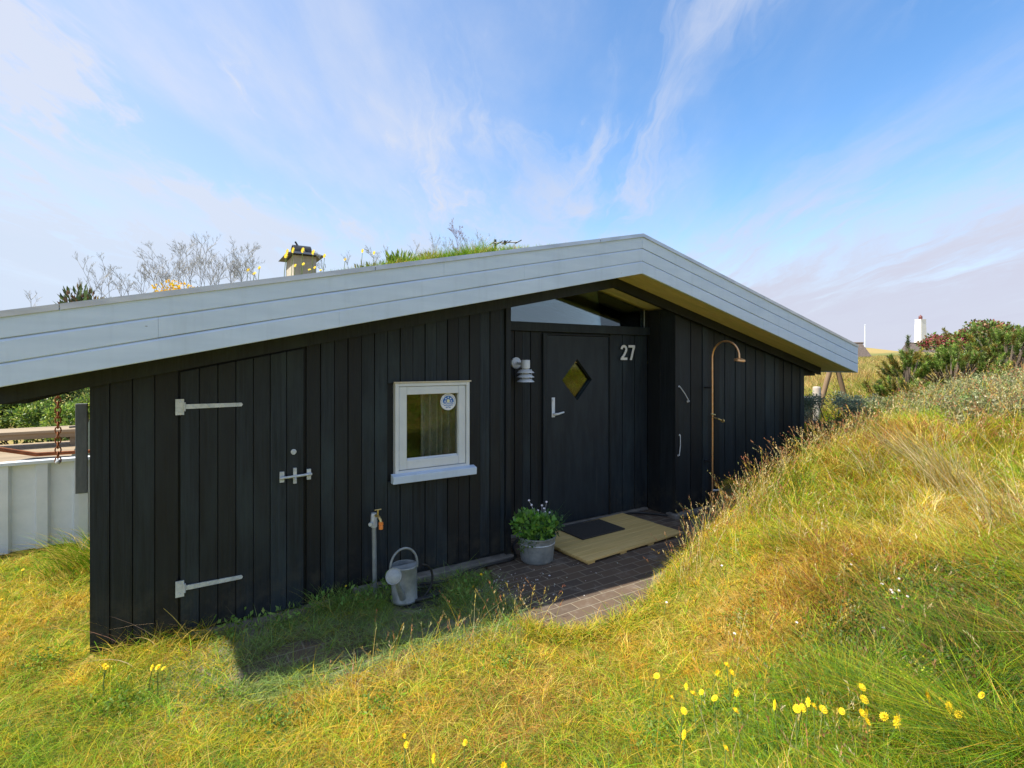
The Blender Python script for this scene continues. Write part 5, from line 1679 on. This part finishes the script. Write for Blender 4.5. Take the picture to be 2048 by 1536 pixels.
deck = empty('wooden_deck', (-2.6, 9.4, 0), 'bleached wooden deck behind the white fence', 'deck')
mb = MB()
yy = 7.5
while yy < 11.4:
    mb.box(-8, -.2, yy, yy + .135, .405, .435); yy += .142
build('deck_board', mb, M['deck'], deck, bevel=.004)
mb = MB()
for xx in (-7.9, -5, -2.5, -.3):
    mb.box(xx, xx + .1, 7.55, 11.3, -.15, .404)
build('joist', mb, M['deck'], deck)
bench = empty('plank_bench', (-3, 11.0, .53), 'long low plank bench at the back of the deck', 'bench')
build('seat', MB().box(-7.8, -1.12, 10.70, 11.05, .66, .705).box(-7.8, -1.12, 11.06, 11.35, .66, .702), M['deck'], bench, bevel=.005)
build('front_board', MB().box(-7.8, -1.15, 10.74, 10.77, .58, .6595), M['deck'], bench)
for xx in (-7.6, -5.2, -3.2, -1.6):
    build('leg', MB().box(xx, xx + .1, 10.78, 11.2, .40, .6595), M['deck'], bench)
# little metal cleat on the bench
tag(build('cleat', MB().tube([(-1.62, 10.86, .722), (-1.34, 10.86, .735)], .014, 8).box(-1.53, -1.43, 10.83, 10.89, .7055, .725), M['dark_metal']), 'small dark cleat lying on the end of the plank bench', 'cleat')
board = build('leaning_board', MB().add([(-1.28, 8.6, .536), (-.98, 8.6, .536), (-.98, 8.9, 1.14), (-1.06, 8.9, 1.14), (-1.28, 8.64, .536), (-.98, 8.64, .536), (-.98, 8.94, 1.14), (-1.06, 8.94, 1.14)], [(0, 1, 2, 3), (7, 6, 5, 4), (0, 4, 5, 1), (1, 5, 6, 2), (2, 6, 7, 3), (3, 7, 4, 0)]), simple('dark_green_board', (.06, .085, .06), (.09, .12, .085), 6, rough=.6, bump=.1))
tag(board, 'dark green board leaning beside the fence end post', 'board')
anchor = empty('rusty_anchor', (-2.35, 8.2, .54), 'rusty iron anchor resting on the deck behind the fence', 'anchor')
c0 = Vector((-2.42, 8.15, .60))
pts = [c0 + Vector((.34 * math.cos(t), .05 * math.sin(t), .36 * math.sin(t))) for t in np.linspace(R(-35), R(95), 14)]
build('arm', MB().tube(pts, [.045 - .0012 * i for i in range(14)], 10), M['rust'], anchor, smooth=True)
build('shank', MB().tube([c0 + Vector((-.05, 0, .36)), (-1.55, 8.35, .66), (-.95, 8.5, .63)], [.03, .025, .02], 8), M['rust'], anchor, smooth=True)
build('stock', MB().tube([(-2.30, 8.0, .56), (-1.98, 8.2, .70)], .022, 8).tube([(-2.1, 8.05, .56), (-1.86, 8.2, .72)], .018, 8).box(-2.02, -1.92, 8.05, 8.15, .56, .66), M['rust'], anchor)
hookp = [(-1.72, 7.78, .545), (-1.66, 7.78, .60), (-1.60, 7.80, .665), (-1.48, 7.82, .675), (-1.1, 7.9, .65)]
tag(build('iron_rod', MB().tube(hookp, [.02, .022, .024, .026, .028], 10), M['dark_metal'], smooth=True), 'bent grey iron rod lying on the deck beside the rain chain', 'rod')
chair = empty('garden_chair', (-3.3, 9.6, .535), 'black garden chair at the left edge behind the fence', 'chair')
build('seat', MB().box(-3.55, -3.02, 9.4, 9.9, .90, .94), M['dark_metal'], chair, bevel=.01)
build('backrest', MB().obox((-3.6, 9.65, 1.12), (.04, .5, .42), Matrix.Rotation(R(-12), 3, 'Y')), M['dark_metal'], chair, bevel=.01)
for a in (-3.52, -3.08):
    for b in (9.43, 9.87):
        build('leg', MB().tube([(a, b, .535), (a, b, .90)], .016, 8), M['dark_metal'], chair)

# rain chain on the eave
chain = empty('rain_chain', (-.935, 5.85, .95), 'rusty rain chain hanging from the low eave', 'rain chain')
cxh = (115 - U0) / F_PX
pq = at_y(116, 790, 5.85)
mb = MB()
zt, zb = soff(EL) - .05, .93
k = 0; z = zt
while z > zb:
    rr = .020; hh = .030
    pts = []
    for t in np.linspace(0, 2 * math.pi, 11):
        if k % 2: pts.append((pq.x + rr * math.cos(t), pq.y, z + hh * math.sin(t)))
        else: pts.append((pq.x, pq.y + rr * math.cos(t), z + hh * math.sin(t)))
    mb.tube(pts, .0055, 5, cap=False)
    z -= .043; k += 1
build('chain_link', mb, M['rust'], chain, smooth=True)
build('weight_ball', MB().lathe([(0, -.02), (.016, -.012), (.02, 0), (.016, .012), (0, .02)], (pq.x, pq.y, zb - .01), 14), M['galv'], chain, smooth=True)

def bush(name, c, r, n, pal, L, Wd, label, cat='shrub', up=.35, clumps=26, w=None, group=None, bare=.0, trunk=True, squash=.8):
    """leafy shrub: limbs running out to leaf clumps with gaps between them"""
    c = np.array(c)
    cc = unit(clumps); cc[:, 2] = np.abs(cc[:, 2]) * 1.0 - .12
    cr = RNG.uniform(.45, 1.0, (clumps, 1)) ** .5
    cent = c + cc * cr * np.array(r)
    per = n // clumps
    parts = []
    for k in range(clumps):
        rad = RNG.uniform(.16, .34) * np.mean(r) * np.array([1, 1, squash])
        d = unit(per)
        P = cent[k] + d * (RNG.uniform(0, 1, (per, 1)) ** .45) * rad
        D = d * .6 + unit(per) * .6; D[:, 2] += up
        tone = 1 + RNG.normal(0, .16)
        C = np.clip(pick(per, pal, w) * tone, .005, .9)
        parts.append(leaves(P, D, RNG.uniform(*L, per), RNG.uniform(*Wd, per), C, .2))
    V, Q, C = join(parts)
    root = empty(name, (c[0], c[1], c[2] - r[2] * .6), label, cat, group)
    np_obj('crown', V, Q, C, M['leaf'], root)
    mb = MB()
    b = Vector((c[0], c[1], c[2] - r[2] * .75))
    for k in range(0, clumps, 2):
        e = Vector(cent[k]); m_ = b.lerp(e, .5) + Vector((random.uniform(-.08, .08), random.uniform(-.08, .08), -.06))
        mb.tube([b, m_, e], [.022 * np.mean(r), .014 * np.mean(r), .005 * np.mean(r)], 5, cap=False)
    build('trunk', mb, M['bark'], root)
    return root
HG = [(.22, .36, .05), (.32, .44, .07), (.13, .23, .045), (.42, .48, .10), (.08, .14, .035)]
for i, (u, f, rx, rz, lab) in enumerate(((-75, 10.6, 1.3, .80, 'bright green hedge shrub behind the deck, leftmost under the eave'), (30, 10.8, 1.15, .62, 'rounded pale green shrub behind the deck, left of the rain chain'), (112, 11.4, 1.2, .95, 'tall dark green shrub behind the rain chain'), (190, 10.6, 1.0, .72, 'bright green shrub behind the deck next to the end post'), (60, 13.5, 2.4, 1.25, 'large green thicket at the back under the eave'))):
    p = at_depth(u, 722, f)
    bush('hedge_shrub', (p.x, p.y, H1(p.x, p.y) + rz * .72), (rx, rx * .7, rz), 10000, HG if i != 2 else HG[2:] + [(.08, .13, .05)], (.04, .085), (.025, .045), lab, clumps=40, group='shrubs behind the deck')

# ------------------------------------------------------------------ right: dune shrubs, swing, posts, far buildings
def pine(u, v, f, rx, ry, rz, label, n_tips=95, seed=1):
    """dwarf pine: limbs ending in upright brushes of needles, with gaps between"""
    rnd = np.random.default_rng(seed)
    c = np.array(at_depth(u, v, f))
    root = empty('dwarf_pine', (c[0], c[1], c[2] - rz * .7), label, 'pine')
    parts = []; mb = MB()
    b = Vector((c[0], c[1], c[2] - rz * .95))
    for k in range(n_tips):
        d = rnd.normal(size=3); d /= np.linalg.norm(d); d[2] = abs(d[2]) * 1.05 - .30
        rr = rnd.uniform(.45, 1.0) ** .6
        e = c + d * rr * np.array([rx, ry, rz]) * (1 + .35 * max(0, rnd.normal()))
        ax = np.array([d[0] * .7, d[1] * .7, .9]); ax /= np.linalg.norm(ax)
        m = 175
        t = rnd.uniform(0, 1, m)
        P = e + ax * (t[:, None] * .20 - .06)
        D = RNG.normal(size=(m, 3)); D /= np.linalg.norm(D, axis=1, keepdims=True)
        D = D * .8 + ax * .9
        tone = max(.35, 1 + rnd.normal(0, .38))
        C = np.clip(pick(m, [(.08, .15, .025), (.14, .235, .035), (.24, .33, .05), (.20, .13, .05)], [.25, .35, .3, .1]) * tone, .01, .8)
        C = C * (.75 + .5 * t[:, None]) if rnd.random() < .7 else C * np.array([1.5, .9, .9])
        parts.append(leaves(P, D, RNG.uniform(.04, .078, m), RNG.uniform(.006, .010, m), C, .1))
        if k % 2 == 0:
            ev = Vector(e); mm = b.lerp(ev, .55) + Vector((0, 0, -.05))
            mb.tube([b, mm, ev], [.03, .018, .007], 5, cap=False)
    V, Q, C = join(parts)
    np_obj('crown', V, Q, C, M['leaf'], root)
    build('trunk', mb, M['bark'], root)
pine(1905, 742, 9.0, .85, .6, .36, 'dark dwarf pine sprawling over the crest, left of the red-tipped rose bush', 130, 3)
pine(1815, 745, 8.7, .26, .3, .36, 'small upright dwarf pine shoot at the left end of the bushes', 34, 5)
pine(1800, 785, 8.5, .34, .35, .14, 'low dwarf pine branch reaching left over the meadow', 26, 8)
pine(2015, 712, 9.4, .80, .6, .52, 'bright green dwarf pine at the right edge of the picture', 150, 4)
p = at_depth(1968, 695, 10.8)
bush('rose_bush', (p.x, p.y, p.z), (1.05, .8, .52), 6500, [(.13, .22, .035), (.20, .28, .05), (.26, .08, .06), (.30, .14, .06), (.08, .14, .03)], (.05, .085), (.03, .05), 'rugosa rose bush with reddish leaves on top of the dune crest', 'rose bush', clumps=34, w=[.28, .22, .2, .1, .2])
p = at_depth(1885, 690, 10.9)
bush('rose_bush', (p.x, p.y, p.z - .03), (.42, .4, .22), 1300, [(.10, .17, .035), (.32, .06, .08), (.28, .12, .06)], (.045, .08), (.028, .045), 'small red-leaved rose bush next to the lighthouse', 'rose bush', clumps=12)
# dark sage bush by the cabin corner, in the roof's shade
for (u, v, f, rx, rz, n, lab) in ((1655, 826, 8.3, .75, .32, 5200, 'blue-green sage bush in the shade by the cabin corner'), (1745, 818, 8.6, .50, .26, 3400, 'grey-green sage bush right of the one by the cabin corner')):
    p = at_depth(u, v, f)
    bush('sage_bush', (p.x, p.y, p.z), (rx, rx * .8, rz), n, [(.16, .21, .14), (.20, .25, .17), (.10, .15, .09)], (.022, .045), (.010, .018), lab, 'bush', clumps=26, group='sage bushes by the cabin corner')

swing = empty('swing_frame', (10.2, 5.3, .9), 'wooden A-frame of round poles standing beyond the cabin', 'swing frame')
apex = at_depth(1668, 712, 9.6)
fl = at_depth(1637, 822, 9.6); fr_ = at_depth(1697, 822, 9.6)
back = Vector((-1.9, 2.0, 0))
for q in (fl, fr_):
    build('leg', MB().tube([q, apex + (apex - q) * .08], .043, 12), M['pole'], swing, smooth=True)
for q in (fl + back, fr_ + back):
    build('leg', MB().tube([q, apex + back], .043, 12), M['pole'], swing, smooth=True)
build('top_beam', MB().tube([apex + Vector((.2, -.2, 0)), apex + back + Vector((-.2, .2, 0))], .045, 12), M['pole'], swing, smooth=True)
wp = at_depth(1633.5, 812, 8.9)
tag(build('white_post', MB().lathe([(.055, -.3), (.058, .0), (.062, .30), (.055, .325), (.05, .33), (0, .335)], (wp.x, wp.y, wp.z), 18), M['white_post'], smooth=True), 'short weathered white post with a rust stain beside the swing frame', 'post')
bp_ = at_depth(1617, 815, 9.2)
bin_ = empty('dark_tub', bp_, 'dark tub with a pale rim just beyond the cabin corner', 'tub')
build('tub_body', MB().lathe([(0, -.25), (.13, -.25), (.15, .17), (.14, .17), (.12, -.1), (0, -.1)], bp_, 24), M['rubber'], bin_, smooth=True)
build('rim', MB().lathe([(.148, .165), (.16, .17), (.16, .19), (.14, .19)], bp_, 24, close=False), M['galv'], bin_, smooth=True)

def gable_house(name, u0, u1, vtop, vbot, f, label, depth=7.0):
    a = at_depth(u0, vbot, f); b = at_depth(u1, vbot, f); t = at_depth(u0, vtop, f)
    root = empty(name, ((a.x + b.x) / 2, (a.y + b.y) / 2, a.z), label, 'house')
    ex = (b - a); L = ex.length; ex.normalize(); ey = ((a + b) / 2); ey.z = 0; ey.normalize()
    h = t.z - a.z
    mb = MB(); P = lambda s, d, z: a + ex * s + ey * d + Vector((0, 0, z))
    eave = h * .30
    mb.add([P(0.3, .4, -2), P(L - .3, .4, -2), P(L - .3, depth - .4, -2), P(.3, depth - .4, -2), P(.3, .4, eave), P(L - .3, .4, eave), P(L - .3, depth - .4, eave), P(.3, depth - .4, eave)],
           [(0, 1, 5, 4), (1, 2, 6, 5), (2, 3, 7, 6), (3, 0, 4, 7)])
    build('wall', mb, M['wall'], root)
    mb = MB()
    # hipped thatch roof
    hip = min(L * .22, .9)
    mb.add([P(0, 0, eave * .8), P(L, 0, eave * .8), P(L, depth, eave * .8), P(0, depth, eave * .8), P(hip, depth / 2, h), P(L - hip, depth / 2, h)],
           [(0, 1, 5, 4), (1, 2, 5), (2, 3, 4, 5), (3, 0, 4), (3, 2, 1, 0)])
    build('roof', mb, M['thatch'], root)
    build('ridge_cap', MB().tube([P(hip - .1, depth / 2, h + .02), P(L - hip + .1, depth / 2, h + .02)], .10, 6), M['bark'], root)
    mb = MB()
    for s in (L * .3, L * .68):
        q = P(s, .38, eave * .2)
        mb.add([q, q + ex * .9, q + ex * .9 + Vector((0, 0, eave * .7)), q + Vector((0, 0, eave * .7))], [(0, 1, 2, 3)])
    build('window', mb, M['white_metal'], root)
    return root
gable_house('thatched_house', 1797, 1925, 685, 713, 74, 'brown thatched house in front of the lighthouse', 8)
gable_house('thatched_house', 1650, 1744, 685, 722, 50, 'dark brown house behind the flagpole', 5)
fpz = at_depth(1730, 722, 56)
fpole = empty('flagpole', fpz, 'slender white flagpole in front of the dark brown house', 'flagpole')
build('pole', MB().tube([fpz + Vector((0, 0, -1.5)), at_depth(1730, 651, 56)], [.075, .045], 10), M['white_metal'], fpole)
build('finial', MB().lathe([(0, -.06), (.06, 0), (0, .06)], at_depth(1730, 650, 56), 10), M['white_metal'], fpole)

lh = at_depth(1841, 722, 440)
light = empty('lighthouse', (lh.x, lh.y, 0), 'white square lighthouse with a red lantern on the horizon', 'lighthouse')
rotL = Matrix.Rotation(-YAW - R(52), 3, 'Z')
def sq_frustum(z0, z1, w0, w1):
    mb = MB(); vs = []
    for z, w_ in ((z0, w0), (z1, w1)):
        for sx, sy in ((-1, -1), (1, -1), (1, 1), (-1, 1)):
            vs.append(Vector((lh.x, lh.y, z)) + Matrix.Rotation(-YAW + R(12), 3, 'Z') @ Vector((sx * w_ / 2, sy * w_ / 2, 0)))
    return mb.add(vs, [(0, 3, 2, 1), (4, 5, 6, 7), (0, 1, 5, 4), (1, 2, 6, 5), (2, 3, 7, 6), (3, 0, 4, 7)])
build('tower', sq_frustum(-2, 36.4, 7.0, 5.2), M['whitewash'], light)
build('gallery', sq_frustum(36.4, 36.9, 5.6, 5.6), M['whitewash'], light)
build('lantern', MB().lathe([(1.35, 0), (1.35, 1.9), (1.5, 2.0), (1.1, 2.9), (.3, 3.4), (.15, 3.9), (0, 4.0)], (lh.x, lh.y, 36.9), 18), M['red_paint'], light, smooth=True)
# curtain inside the window
mb = MB()
n = 150
vs = []
for z in (WZ0 + .02, WZ1 + .02):
    for i in range(n):
        t = i / (n - 1)
        ph = t ** .75
        vs.append((1.755 + t * .36, WY + .15 + .045 * math.sin(ph * 38) * (.15 + .85 * min(1, t * 2.2)) + .03 * math.sin(ph * 11), z))
mb.add(vs, [(i, i + 1, n + i + 1, n + i) for i in range(n - 1)])
cur = build('curtain', mb, M['curtain'], None, smooth=True, auto=False)
tag(cur, 'pale grey curtain hanging in folds behind the small window', 'curtain')
